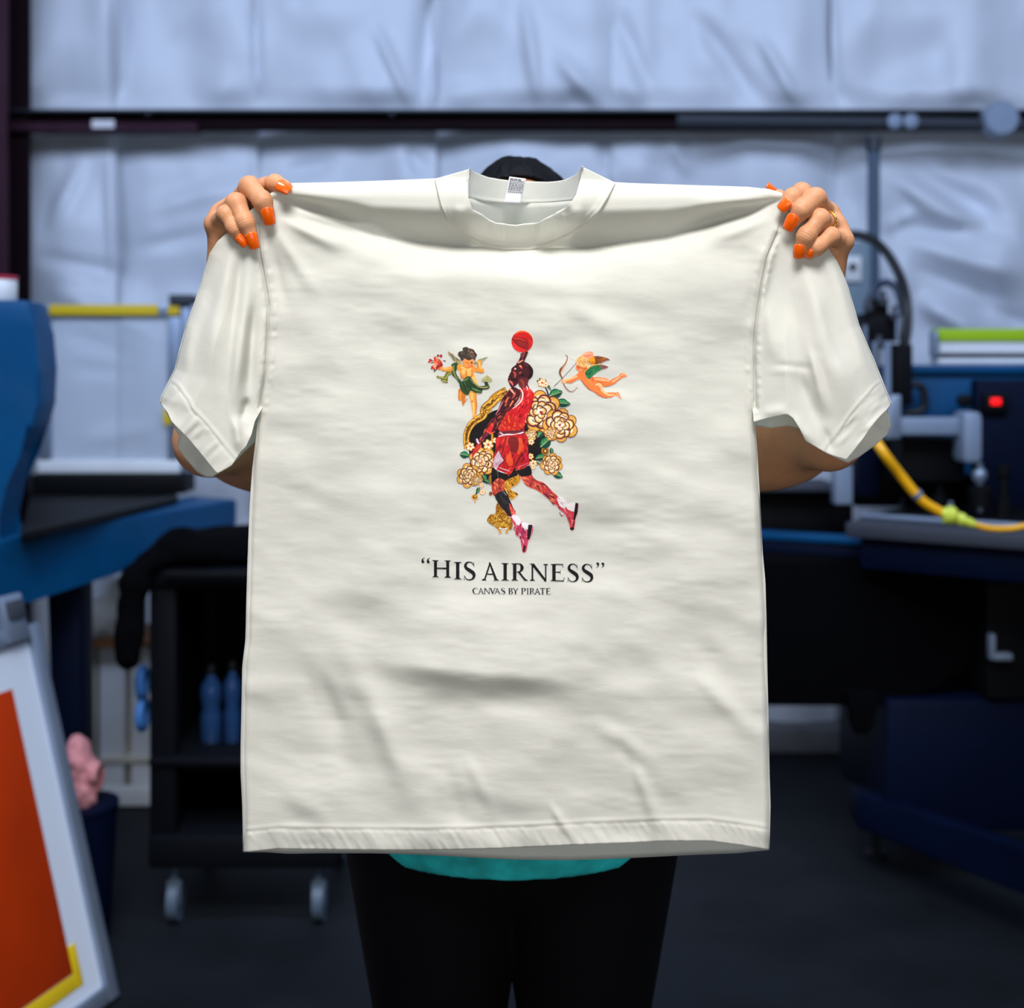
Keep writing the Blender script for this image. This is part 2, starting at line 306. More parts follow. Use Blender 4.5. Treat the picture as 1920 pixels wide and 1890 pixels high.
def cloth(px, py):
    """how far the front of the cloth stands behind (+) or before (-) the plane it hangs in"""
    px = np.asarray(px,float); py = np.asarray(py,float)
    yt, yc = Y_top(px), Y_crease(px); s = (py-yt)/np.maximum(yc-yt,8)
    A = .046*np.sin(np.pi*np.clip((px-505)/965,0,1))**.75
    y = A*sstep(.42,1.0,s)*np.where(s<1,1,np.exp(-np.maximum(py-yc,0)/26.))
    y = y+.014*np.clip(1-s/.34,0,1)**2*np.sin(np.pi*np.clip((px-505)/965,0,1))**.5
    for r in RIDGES: y = y-(.75 if r[1] > 500 else 1.0)*ridge(px,py,*r)
    yl = np.interp(px,[640,745,850,950,1050,1180],[1222,1240,1254,1264,1268,1264]); w = sstep(650,860,px)*(1-sstep(920,1160,px))
    y = y-w*.0155*np.where(py<yl, np.exp(-((py-yl)/120)**2), np.exp(-((py-yl)/30)**2))
    y = y+.010*np.sin((py-430)/1180*np.pi)*np.sin(np.pi*np.clip((px-450)/990,0,1))*-1
    far = sstep(380,470,py)
    y = y+far*(.0050*vnoise(px/190,py/170,3)+.0023*vnoise((px+.5*py)/95,(py-.3*px)/60,5)+.0008*vnoise((px-.4*py)/50,py/30,6)+.00013*vnoise(px/34,py/9,8)*(1+vnoise(px/120,py/90,14))+.00006*vnoise(px/16,py/5,12))
    # bottom hem: turned band, its stitch groove and the puckers it makes
    yh = np.interp(px,[p[0] for p in HEM_F],[p[1] for p in HEM_F]); h = yh-py
    band = sstep(40,35,h)
    y = y-band*(.0009+.0007*vnoise(px/23,h/60,21)+.0006*vnoise((px+h*.6)/8,h/40,22))
    y = y+.0006*np.exp(-((h-37)/2.6)**2)*(1+.5*vnoise(px/6,px*0,23))-.0010*np.exp(-((h-43)/4)**2)
    # collar seam groove and the scallops of the rim
    cs = polydist(px,py,COLLAR_OUT); y = y+np.where(cs<12,.0008*np.exp(-(cs/2.2)**2)-.0008*np.exp(-((cs-5)/3)**2),0)
    sd = np.minimum(polydist(px,py,SEAM_L[1:]),polydist(px,py,SEAM_R[1:])); y = y+np.where(sd<26,.0022*np.exp(-(sd/4)**2)-.0009*np.exp(-((sd-10)/5)**2)*(1+vnoise(px/8,py/9,31)),0)
    return y
COLLAR_OUT = [(820,334),(832,383),(841,407),(861,428),(882,443),(905,453),(925,459),(947,462.5),(988,463),(1010,459),(1030,453),(1063,439),(1085,425),(1101,412),(1120,392),(1136,366),(1149,341)]
RIM = [(880,317),(877,343),(878,370),(886,393),(905,404),(917,414),(931,420),(945,421),(967,424),(985,421),(1001,420),(1014,416),(1028,409),(1040,402),(1047,398),(1060,391),(1070,381),(1080,364),(1087,340),(1093,313)]
TOP_F = [(500,368),(520,352),(534,346),(548,343),(600,342),(700,339),(780,336)]+COLLAR_OUT+[(1180,343),(1300,347),(1400,350),(1440,354),(1462,360),(1475,366)]
shirt = empty('t_shirt', P(950,1600,D0+.02), label='large white cotton T-shirt with a printed basketball player, held up by two hands', cat='shirt')
def solid(o, t=.0009):
    s = o.modifiers.new('thickness','SOLIDIFY'); s.thickness = t; s.offset = -1; return o
def panel(name, top, bottom, left, right, nu, nv, fn, parent=shirt, thick=True):
    G = coons(top,bottom,left,right,nu,nv); X,Y = G[...,0],G[...,1]
    o = npmesh(name, Pn(X,Y,D0+fn(X,Y)).reshape(-1,3), gridfaces(nu,nv), M_cotton, parent)
    return solid(o) if thick else o
def edge_roll(px, py):                       # the free sides turn back toward the rear panel
    L = np.interp(py,[p[1] for p in SIDE_L[7:]],[p[0] for p in SIDE_L[7:]]); R = np.interp(py,[p[1] for p in SIDE_R[7:]],[p[0] for p in SIDE_R[7:]])
    e = np.minimum(px-L, R-px); return sstep(740,800,py)*.010*np.clip(1-e/14,0,1)**2
panel('front_panel', TOP_F, HEM_F, SIDE_L, SIDE_R, 330, 400, lambda x,y: cloth(x,y)+edge_roll(x,y))
def gap(px, py):
    g = .003+.034*sstep(390,640,py)*np.sin(np.pi*np.clip((px-470)/960,0,1))**.6
    n = .058*np.sin(np.pi*np.clip((px-878)/200,0,1))**.7*sstep(312,340,py)*(1-sstep(470,640,py))
    return np.maximum(g,n+.003)
HEM_B = [(455,1598),(500,1598),(540,1601),(600,1600),(700,1600),(800,1603),(870,1607),(960,1611.5),(1060,1613),(1130,1611),(1200,1608),(1300,1603),(1380,1600),(1443,1594)]
NECK_B = [(878,371),(905,377),(945,381),(988,381),(1030,380),(1074,376)]
TOP_B = [(500,368),(520,353),(548,344),(600,343),(700,340),(820,335),(850,348)]+NECK_B+[(1110,352),(1149,342),(1180,344),(1300,348),(1400,351),(1440,355),(1475,366)]
def backy(x, y):
    yy = np.minimum(y,1560)
    base = .014*np.clip(1-(yy-Y_top(x))/60,0,1)**2
    return base*np.sin(np.pi*np.clip((x-505)/965,0,1))**.5+.046*np.sin(np.pi*np.clip((x-505)/965,0,1))**.75*sstep(350,470,y)*(1-sstep(470,640,y))*.5+gap(x,y)+.003*vnoise(x/60,y/200,41)+.010*sstep(1560,1610,y)
panel('back_panel', TOP_B, HEM_B, SIDE_L, SIDE_R, 140, 130, lambda x,y: np.maximum(backy(x,y),cloth(x,y)+.0025))
# collar: ribbed band in front, and the taller band behind the neck
def collar_grid(a, b, nu, nv, fn):
    A,B = resample(a,nu),resample(b,nu); v = np.linspace(0,1,nv)[:,None,None]; G = (1-v)*A[None]+v*B[None]
    X,Y = G[...,0],G[...,1]; V = Pn(X,Y,D0+fn(X,Y,np.broadcast_to(v[...,0],X.shape)))
    return V
cf = lambda x,y,v: cloth(x,y)-.0009-.0012*np.sin(np.pi*v)-.002*(1-v)+.0016*(1-v)*vnoise(x/11,y*0,51)+  .0100*(1-v)**1.1*vnoise(x/20,x*0+.3,52)*sstep(380,400,y)-.004*np.exp(-((1-v)/.12)**2)
nv,nu = 26,150
CO = [(x+4*(x-985)/math.hypot(x-985,y-340),y+4*(y-340)/math.hypot(x-985,y-340)+(1 if i in (0,len(COLLAR_OUT)-1) else 0)) for i,(x,y) in enumerate(COLLAR_OUT)]
V = collar_grid(RIM, CO, nu, nv, cf); solid(npmesh('collar', V.reshape(-1,3), gridfaces(nu,nv), M_cotton, shirt), .0018)
CB_TOP = [(880,317),(893,324),(915,332),(935,335.5),(953,338),(988,340),(1026,341),(1045,339.5),(1059,337),(1078,328),(1093,313)]
CB_LOW = [(877,343),(878,371)]+NECK_B[1:]+[(1082,362),(1093,313)]
V = collar_grid(CB_TOP, [(880,318)]+CB_LOW, 120, 16, lambda x,y,v: .004+.056*np.sin(np.pi*np.clip((x-878)/216,0,1))**.7+.004*v-.0015*np.exp(-((v-.95)/.05)**2))
solid(npmesh('back_collar', V.reshape(-1,3), gridfaces(120,16), M_cotton, shirt), .0018)
# care label sewn behind the neck
M_satin = mat('white_satin', (240,241,246), .35); M_grey = mat('grey_ink', (110,112,118), .7)
lb = [(955,331),(986,335),(977,381),(945,380)]; G = coons([lb[0],lb[1]],[lb[3],lb[2]],[lb[0],lb[3]],[lb[1],lb[2]],8,14)
ld = lambda x,y: D0+.048-.006*sstep(380,332,y)+.001*np.sin(x/5)
X,Y = G[...,0],G[...,1]; care = solid(npmesh('care_label', Pn(X,Y,ld(X,Y)).reshape(-1,3), gridfaces(8,14), M_satin, shirt), .0004)
vs,fs = [],[]; r = random.Random(4)
for k in range(9):
    a = .05+k*.062 if k < 8 else .56; u = .08
    while u < (.92 if k else .75):
        w = r.uniform(.05,.16) if k else .2; hh = .030 if k else .05
        for uu,vv in ((u,a),(u,a+hh),(min(u+w,.94),a+hh),(min(u+w,.94),a)):
            q = (np.array(lb[0])*(1-uu)+np.array(lb[1])*uu)*(1-vv)+(np.array(lb[3])*(1-uu)+np.array(lb[2])*uu)*vv; vs.append(P(q[0],q[1],float(ld(q[0],q[1]))-.0004))
        fs.append([len(vs)-4,len(vs)-3,len(vs)-2,len(vs)-1]); u += w+.03
o = mesh('printed_care_text', vs, fs, M_grey, care); o['kind'] = 'stuff'
# sleeves
SL_OUT = [(425,437),(408,452),(393,475),(384,505),(375,540),(363,575),(350,610),(338,655),(329,692),(314,722),(303,744),(301,755)]
SL_HEM = [(301,755),(307,765),(314,774),(321,790),(335,805),(355,826),(375,851),(390,870),(405,888)]
SL_UND = [(405,888),(420,880),(432,873),(440,860),(448,848),(458,838),(468,815),(474,790),(489,762)]
SR_OUT = [(1550,462),(1570,490),(1581,515),(1590,540),(1600,575),(1610,610),(1625,645),(1640,680),(1652,710),(1660,730),(1667,747),(1671,758)]
SR_HEM = [(1588,862),(1600,848),(1615,828),(1630,806),(1645,787),(1655,776),(1663,768),(1671,758)]
SR_UND = [(1415,765),(1417,791),(1430,787),(1445,784),(1460,781),(1470,778),(1480,777),(1490,784),(1497,795),(1505,810),(1513,827),(1530,837),(1547,847),(1565,855),(1588,862)]
SLR = [(440,455,385,700,10,26,.009),(470,470,440,800,9,24,.006),(455,450,420,800,6,14,-.004),(478,560,460,760,10,14,-.012),(415,470,340,740,10,20,-.005),(360,600,345,700,10,10,.003),(440,780,450,850,8,10,.006),(463,745,456,790,7,9,-.008)]
SRR = [(1500,470,1600,800,16,30,.010),(1470,500,1510,760,16,24,-.006),(1560,480,1640,740,10,18,.006),(1450,683,1530,692,6,9,-.0018),(1435,696,1500,694,7,8,.0010),(1516,650,1552,780,7,12,.005),(1490,690,1540,810,12,16,-.006),(1425,776,1480,768,9,12,.004),(1476,772,1530,838,12,10,.005),(1540,560,1580,700,14,18,-.004),(1545,800,1560,850,6,8,-.003),(1440,560,1450,680,12,14,.004)]
def sleeve(px, py, rr, hem, out, sx):
    y = cloth(px,py)*0
    seam = SEAM_L if sx < 0 else SEAM_R
    sdist = polydist(px,py,seam); y = cloth(px,py)*np.exp(-(sdist/14)**2)
    y = y+.0014*np.exp(-(sdist/5)**2)
    for r in rr: y = y-.9*ridge(px,py,*r)
    od = polydist(px,py,out); y = y+.016*np.clip(1-od/26,0,1)**2*sstep(450,520,py)
    h = polydist(px,py,hem); y = y-sstep(44,40,h)*(.0010+.0010*vnoise((px+py)/13,(px-py)/40,61))+.0006*np.exp(-((h-41)/2.8)**2)*(1+.6*vnoise(px/6,py/6,62))-.0011*np.exp(-((h-47)/4)**2)
    y = y-.018*sstep(480,700,py)*np.clip(od/60,0,1)*np.clip(sdist/60,0,1)
    return y+.0020*vnoise(px/60,py/110,63)+.0005*vnoise(px/28,py/50,64)+.00015*vnoise(px/12,py/16,65)
panel('sleeve', [(425,437),(448,412),(470,392),(500,368)], SL_HEM+SL_UND[1:], SL_OUT, [(x+4,y) for x,y in SEAM_L], 110, 190, lambda x,y: sleeve(x,y,SLR,SL_HEM,SL_OUT,-1))
panel('sleeve', [(1475,366),(1510,400),(1550,462)], SR_UND+SR_HEM[1:], [(x-4,y) for x,y in SEAM_R], SR_OUT, 130, 190, lambda x,y: sleeve(x,y,SRR,SR_HEM,SR_OUT,1))
# rear halves of the sleeves: their inside shows in the openings
def sback(px, py, out, seam):
    od = polydist(px,py,out); sd = polydist(px,py,seam); return .018+.05*sstep(470,720,py)*np.clip(od/50,0,1)**.6*np.clip(sd/40,0,1)**.6+.003*vnoise(px/30,py/30,71)
BL = [(301,755),(309,768),(320,790),(334,815),(338,825),(332,838),(345,857),(370,886),(385,894.5),(398,895),(405,890),(432,875),(455,850),(468,838),(478,828),(489,762)]
BR = [(1415,765),(1417,799.5),(1447,802.5),(1477,798.5),(1503,803),(1515,829),(1547,849),(1575,862),(1590,868),(1612,856),(1640,836),(1663,815),(1671,799),(1668,782),(1663,770),(1671,758)]
panel('sleeve_back', [(425,437),(448,412),(470,392),(500,368)], BL, SL_OUT, SEAM_L, 90, 110, lambda x,y: sback(x,y,SL_OUT,SEAM_L))
panel('sleeve_back', [(1475,366),(1510,400),(1550,462)], BR, SEAM_R, SR_OUT, 100, 110, lambda x,y: sback(x,y,SR_OUT,SEAM_R))
# ---------------------------------------------------------------- printed graphic (rasterised in numpy, becomes coloured mesh on the cloth)
PX0, PX1, PY0, PY1, SS = 786, 1194, 606, 1126, 4
GW, GH = (PX1-PX0)*SS, (PY1-PY0)*SS
art_rgb = np.zeros((GH, GW, 3), np.float32); art_id = np.zeros((GH, GW), np.uint8)
art = {'id': 1, 'clip': None}
ZL, ZR, ZH, ZB, ZG, ZT, ZO = (800,640,12.6), (1030,640,11.8125), (900,610,11.8125), (850,730,7.56), (850,850,7.68), (780,1030,5.189), (780,600,3.5)
prng = random.Random(11)
def s2l(c):
    c = np.asarray(c, float)/255.0
    return np.where(c <= 0.04045, c/12.92, ((c+0.055)/1.055)**2.4)
def smooth_closed(p, n=5):
    p = np.asarray(p, float); m = len(p); out = []
    a, b, c, d = np.roll(p,1,0), p, np.roll(p,-1,0), np.roll(p,-2,0)
    for t in np.linspace(0,1,n,endpoint=False):
        out.append(0.5*((2*b)+(-a+c)*t+(2*a-5*b+4*c-d)*t*t+(-a+3*b-3*c+d)*t**3))
    return np.stack(out,1).reshape(-1,2)
def smooth_open(p, n=6):
    p = np.asarray(p, float)
    if len(p) < 3: return p
    e = np.vstack([2*p[0]-p[1], p, 2*p[-1]-p[-2]]); out = []
    for i in range(len(p)-1):
        a,b,c,d = e[i:i+4]
        for t in np.linspace(0,1,n,endpoint=False):
            out.append(0.5*((2*b)+(-a+c)*t+(2*a-5*b+4*c-d)*t*t+(-a+3*b-3*c+d)*t**3))
    out.append(p[-1]); return np.array(out)
def z2p(p, Z): return np.asarray(p, float)/Z[2] + np.array([Z[0], Z[1]])
def mask_of(q):
    q = (q - np.array([PX0,PY0]))*SS
    x0,y0 = np.maximum(np.floor(q.min(0)).astype(int)-1,0); x1,y1 = np.ceil(q.max(0)).astype(int)+2
    x1 = min(x1,GW); y1 = min(y1,GH)
    if x1 <= x0 or y1 <= y0: return None
    X = np.arange(x0,x1)+0.5; Y = np.arange(y0,y1)+0.5
    m = np.zeros((len(Y),len(X)),bool)
    for (ax,ay),(bx,by) in zip(q,np.roll(q,-1,0)):
        if ay == by: continue
        r = (Y>=min(ay,by))&(Y<max(ay,by))
        if not r.any(): continue
        xi = ax+(Y[r]-ay)*(bx-ax)/(by-ay)
        m[r] ^= X[None,:] > xi[:,None]
    return m, slice(y0,y1), slice(x0,x1)
def fillq(q, col, jit=0):
    r = mask_of(q)
    if r is None: return None
    m,sy,sx = r
    if art['clip'] is not None: m = m & art['clip'][sy,sx]
    c = np.array(col, float)
    if jit: c = np.clip(c + prng.uniform(-jit,jit),0,255)
    art_rgb[sy,sx][m] = c; art_id[sy,sx][m] = art['id']
    full = np.zeros((GH,GW),bool); full[sy,sx] = m
    return full
def poly(p, col, Z, sm=True): return fillq(smooth_closed(z2p(p,Z)) if sm else z2p(p,Z), col)
def stroke_q(p, w):
    p = np.asarray(p,float); n = len(p)
    w = np.interp(np.linspace(0,1,n), np.linspace(0,1,len(w)), w) if np.ndim(w) else np.full(n, w)
    t = np.gradient(p,axis=0); t /= np.linalg.norm(t,axis=1)[:,None]+1e-9
    nn = np.stack([-t[:,1],t[:,0]],1)*w[:,None]/2
    return np.vstack([p+nn,(p-nn)[::-1]])
def stroke(p, w, col, Z, sm=True):
    q = z2p(p,Z); q = smooth_open(q) if sm else q
    ww = np.asarray(w,float)/Z[2]
    return fillq(stroke_q(q, ww), col)
def ell(cx,cy,rx,ry,col,Z,rot=0,n=28):
    a = np.linspace(0,2*np.pi,n,endpoint=False)
    x,y = rx*np.cos(a), ry*np.sin(a); c,s = math.cos(rot),math.sin(rot)
    return fillq(z2p(np.stack([cx+x*c-y*s, cy+x*s+y*c],1),Z), col)
def daub(mask, n, cols, ang, L, W, bend=0.25, jit=8):
    """painterly strokes clipped to a mask; ang in degrees, L, W in photo pixels"""
    if mask is None or not mask.any(): return
    ys,xs = np.nonzero(mask); old = art['clip']; art['clip'] = mask
    for _ in range(n):
        k = prng.randrange(len(ys)); c = np.array([xs[k]/SS+PX0, ys[k]/SS+PY0])
        a = math.radians(ang+prng.uniform(-22,22)); l = L*prng.uniform(.5,1.2)
        d = np.array([math.cos(a),math.sin(a)]); nn = np.array([-d[1],d[0]])
        p = smooth_open([c-d*l/2, c+nn*l*prng.uniform(-bend,bend), c+d*l/2])
        fillq(stroke_q(p, np.array([.1,1,.9,.1])*W*prng.uniform(.6,1.2)), prng.choice(cols), jit)
    art['clip'] = old
CREAM,PALE,OCH,BRN,DKB,PLUM = (243,222,180),(252,241,218),(214,158,70),(150,86,36),(86,34,22),(92,30,50)
def flower(cx,cy,r,Z=ZO,warm=0.5,rot=0.0,squash=1.0):
    for ring,(rr,n,pr) in enumerate([(0.72,7,.43),(0.53,7,.36),(.35,6,.27),(.18,4,.2)]):
        for k in range(n):
            a = rot+ring*.35+2*math.pi*k/n+prng.uniform(-.1,.1); R = r*rr
            x,y = cx+R*math.cos(a), cy+R*math.sin(a)*squash
            b = [OCH,BRN,(190,120,60),(176,92,52)][ring] if prng.random()<warm else OCH
            x += prng.uniform(-.04,.04)*r; y += prng.uniform(-.04,.04)*r; f_ = prng.uniform(.85,1.12); pr_ = pr; pr = pr*f_; a += prng.uniform(-.3,.3)
            ell(x,y,r*pr*1.04,r*pr*1.0,prng.choice([DKB,PLUM,DKB]) if ring>0 else (118,58,28),Z,a)
            ell(x-.02*r*math.cos(a),y-.02*r*math.sin(a),r*pr*(.94 if ring == 0 else .84),r*pr*(.88 if ring == 0 else .78),b if ring == 0 else (230,176,100),Z,a)
            ell(x-(.08 if ring else .15)*r*math.cos(a),y-(.08 if ring else .15)*r*math.sin(a),r*pr*(.76 if ring else .66),r*pr*(.7 if ring else .6),CREAM,Z,a)
            ell(x-.10*r*math.cos(a),y-.10*r*math.sin(a),r*pr*.55,r*pr*.46,PALE,Z,a)
            stroke([(x-.2*r*math.cos(a),y-.2*r*math.sin(a)),(x+.08*r*math.cos(a),y+.08*r*math.sin(a))],[r*.05,r*.02],(176,96,44),Z,False); pr = pr_
    for k in range(7):
        a = prng.uniform(0,6.28); q = prng.uniform(0,.16)*r
        ell(cx+q*math.cos(a),cy+q*math.sin(a),r*.09,r*.06,prng.choice([(214,96,50),(236,150,80),(150,50,36),PALE]),Z,a)
    for k in range(16):
        a = prng.uniform(0,6.28); q = r*prng.uniform(.35,.85)
        stroke([(cx+q*math.cos(a),cy+q*math.sin(a)*squash),(cx+q*math.cos(a+.3),cy+q*math.sin(a+.3)*squash),(cx+q*.95*math.cos(a+.55),cy+q*.95*math.sin(a+.55)*squash)],[r*.02,r*.06,r*.02],prng.choice([DKB,PLUM,BRN]),Z)
def bloom(cx,cy,r,Z=ZO,n=6):
    for k in range(n):
        a = k*2*math.pi/n+.3
        ell(cx+.55*r*math.cos(a),cy+.55*r*math.sin(a),r*.5,r*.36,(140,70,30),Z,a)
        ell(cx+.53*r*math.cos(a),cy+.53*r*math.sin(a),r*.42,r*.3,(240,190,110),Z,a)
        ell(cx+.46*r*math.cos(a),cy+.46*r*math.sin(a),r*.26,r*.18,PALE,Z,a)
    ell(cx,cy,r*.26,r*.24,(226,98,40),Z); ell(cx,cy,r*.12,r*.1,(120,40,20),Z)
def leaf(cx,cy,L,W,deg,Z=ZO):
    a = math.radians(deg); c,s = math.cos(a),math.sin(a)
    T = lambda x,y: (cx+x*c-y*s, cy+x*s+y*c)
    poly([T(-L,0),T(-.5*L,-.8*W),T(.1*L,-W),T(.6*L,-.6*W),T(1.05*L,0),T(.6*L,.65*W),T(0,W),T(-.6*L,.75*W)],(13,66,52),Z)
    poly([T(-.8*L,-.1*W),T(-.3*L,-.7*W),T(.3*L,-.7*W),T(.8*L,-.1*W)],(28,118,74),Z)
    stroke([T(-L,0),T(0,.04*W),T(L,0)],[W*.14,W*.05],(190,200,130),Z)
    for k in (-.5,-.1,.3):
        stroke([T(k*L,0),T((k+.35)*L,-.6*W)],[W*.12,W*.03],(140,186,110),Z,False)
        stroke([T(k*L,0),T((k+.35)*L,.6*W)],[W*.12,W*.03],(20,40,60),Z,False)
def scrolls(cx,cy,rx,ry,n,Z=ZO):
    for _ in range(n):
        a = prng.uniform(0,6.28); q = math.sqrt(prng.random()); x,y = cx+rx*q*math.cos(a), cy+ry*q*math.sin(a)
        t0 = prng.uniform(0,6.28); R = prng.uniform(8,17)
        p = [(x+R*(1-.2*i)*math.cos(t0+i*.9), y+R*(1-.2*i)*math.sin(t0+i*.9)) for i in range(5)]
        stroke(p,[5,2.5],prng.choice([(226,170,50),(240,196,90),(196,136,30)]),Z)
        stroke([(u+3,v+3) for u,v in p],[2.5,1],(70,38,10),Z)
def draw_flora():
    art['id'] = 2
    G1,G2,GD = (196,136,36),(232,182,80),(84,48,14)
    # black oval and gilt frame
    poly([(345,850),(345,760),(375,690),(440,640),(500,600),(600,570),(700,560),(800,620),(850,760),(852,880),(780,930),(700,960),(640,1060),(540,1070),(430,1060),(370,960)],(20,17,17),ZO)
    rim = [(335,845),(330,770),(345,715),(380,668),(440,628),(452,580),(495,545),(520,515),(560,490),(600,470)]
    stroke(rim,[40,46,54,66,70],GD,ZO); q_ = stroke(rim,[34,40,47,58,62],G1,ZO); stroke(rim,[12,14,14,20,16],(110,66,20),ZO); stroke([(x-12,y-10) for x,y in rim],[5,6,6,8,6],G2,ZO); stroke([(x+12,y+11) for x,y in rim],[5,6,6,8,6],G2,ZO); daub(q_,90,[GD,G2,(150,98,26),(70,40,12)],-60,5,1.1,.8)
    for i in range(26):
        t = i/25; q = smooth_open(rim,6); p0 = q[int(t*(len(q)-1))]
        ell(p0[0]+prng.uniform(-9,9),p0[1]+prng.uniform(-9,9),5,3.4,prng.choice([GD,(60,34,10),G2]),ZO,prng.uniform(0,3))
    for (x,y,r) in [(508,505,16),(530,498,12),(465,600,22),(485,590,14),(548,500,18)]:
        ell(x,y,r,r*.8,G1,ZO); ell(x,y,r*.6,r*.45,GD,ZO); ell(x+2,y+1,r*.35,r*.25,G2,ZO)
    stroke([(498,720),(500,780),(492,850)],[12,14,8],G1,ZO)
    poly([(505,495),(512,492),(516,502),(530,500),(522,520),(506,522)],G1,ZO)
    # lower gilt ornament
    a = poly([(585,1060),(640,1030),(690,1020),(670,1075),(620,1110),(670,1140),(650,1165),(625,1180),(595,1150),(560,1130)],G1,ZO); daub(a,40,[GD,G2,(140,88,24)],40,12,2)
    b = poly([(545,1190),(575,1235),(610,1290),(636,1330),(625,1375),(590,1370),(545,1375),(515,1355),(480,1335),(466,1310),(490,1275),(520,1270),(525,1220)],(150,96,22),ZO)
    art['clip'] = b; daub(b,60,[(84,46,12),(110,66,16)],30,6,1.6,.8); scrolls(560,1310,75,60,70); art['clip'] = None
    stroke([(560,1345),(545,1380),(560,1395),(542,1402)],[16,14,9,5],G1,ZO); stroke([(590,1345),(605,1375),(590,1392),(606,1400)],[16,14,9,5],G1,ZO)
    stroke([(545,1365),(572,1372),(600,1365)],[6,6],(238,232,214),ZO)
    ell(490,1140,12,14,(120,72,30),ZO); ell(490,1050,14,34,(160,104,40),ZO); 
    stroke([(410,1105),(398,1135),(388,1150)],[16,9],(24,58,40),ZO); ell(386,1162,22,19,G1,ZO); ell(386,1162,12,10,GD,ZO); ell(388,1160,6,5,G2,ZO); stroke([(386,1178),(386,1200)],[8,5],G1,ZO)
    ell(848,860,26,30,(150,100,40),ZO); ell(848,860,14,17,GD,ZO); ell(848,860,7,9,G2,ZO)
    for q in [(320,885,34,24,10),(447,1035,28,22,60),(408,1118,22,14,110),(916,484,46,34,-18),(962,545,50,30,8),(822,738,42,24,-50),(850,805,44,36,-40),(890,862,26,14,80),(818,902,34,26,-10),(930,1018,36,24,25),(400,870,20,12,200),(872,440,30,9,60),(800,940,16,9,20),(468,1060,22,16,30)]: leaf(*q)
    stroke([(835,420),(856,455),(870,500)],[8,12],(20,34,40),ZO)
    for q in [(800,402,7,9),(812,388,5,8),(850,398,6,8),(866,436,6,8)]: ell(*q,(24,42,40),ZO)
    flower(815,600,128,warm=.3,rot=.2); flower(945,690,104,warm=.9,rot=.5); flower(432,930,86,warm=.6,rot=.9); flower(345,1022,70,warm=.95); flower(890,945,66,warm=.5,rot=.3)
    flower(400,1050,34,warm=.5); flower(755,755,36,warm=.7); flower(885,745,40,warm=.8)
    for q in [(828,412,30),(852,424,20),(474,818,36),(356,830,30),(770,940,26),(752,895,22),(756,800,22),(430,1085,16),(436,1128,20),(770,965,16),(520,790,20)]: bloom(*q)
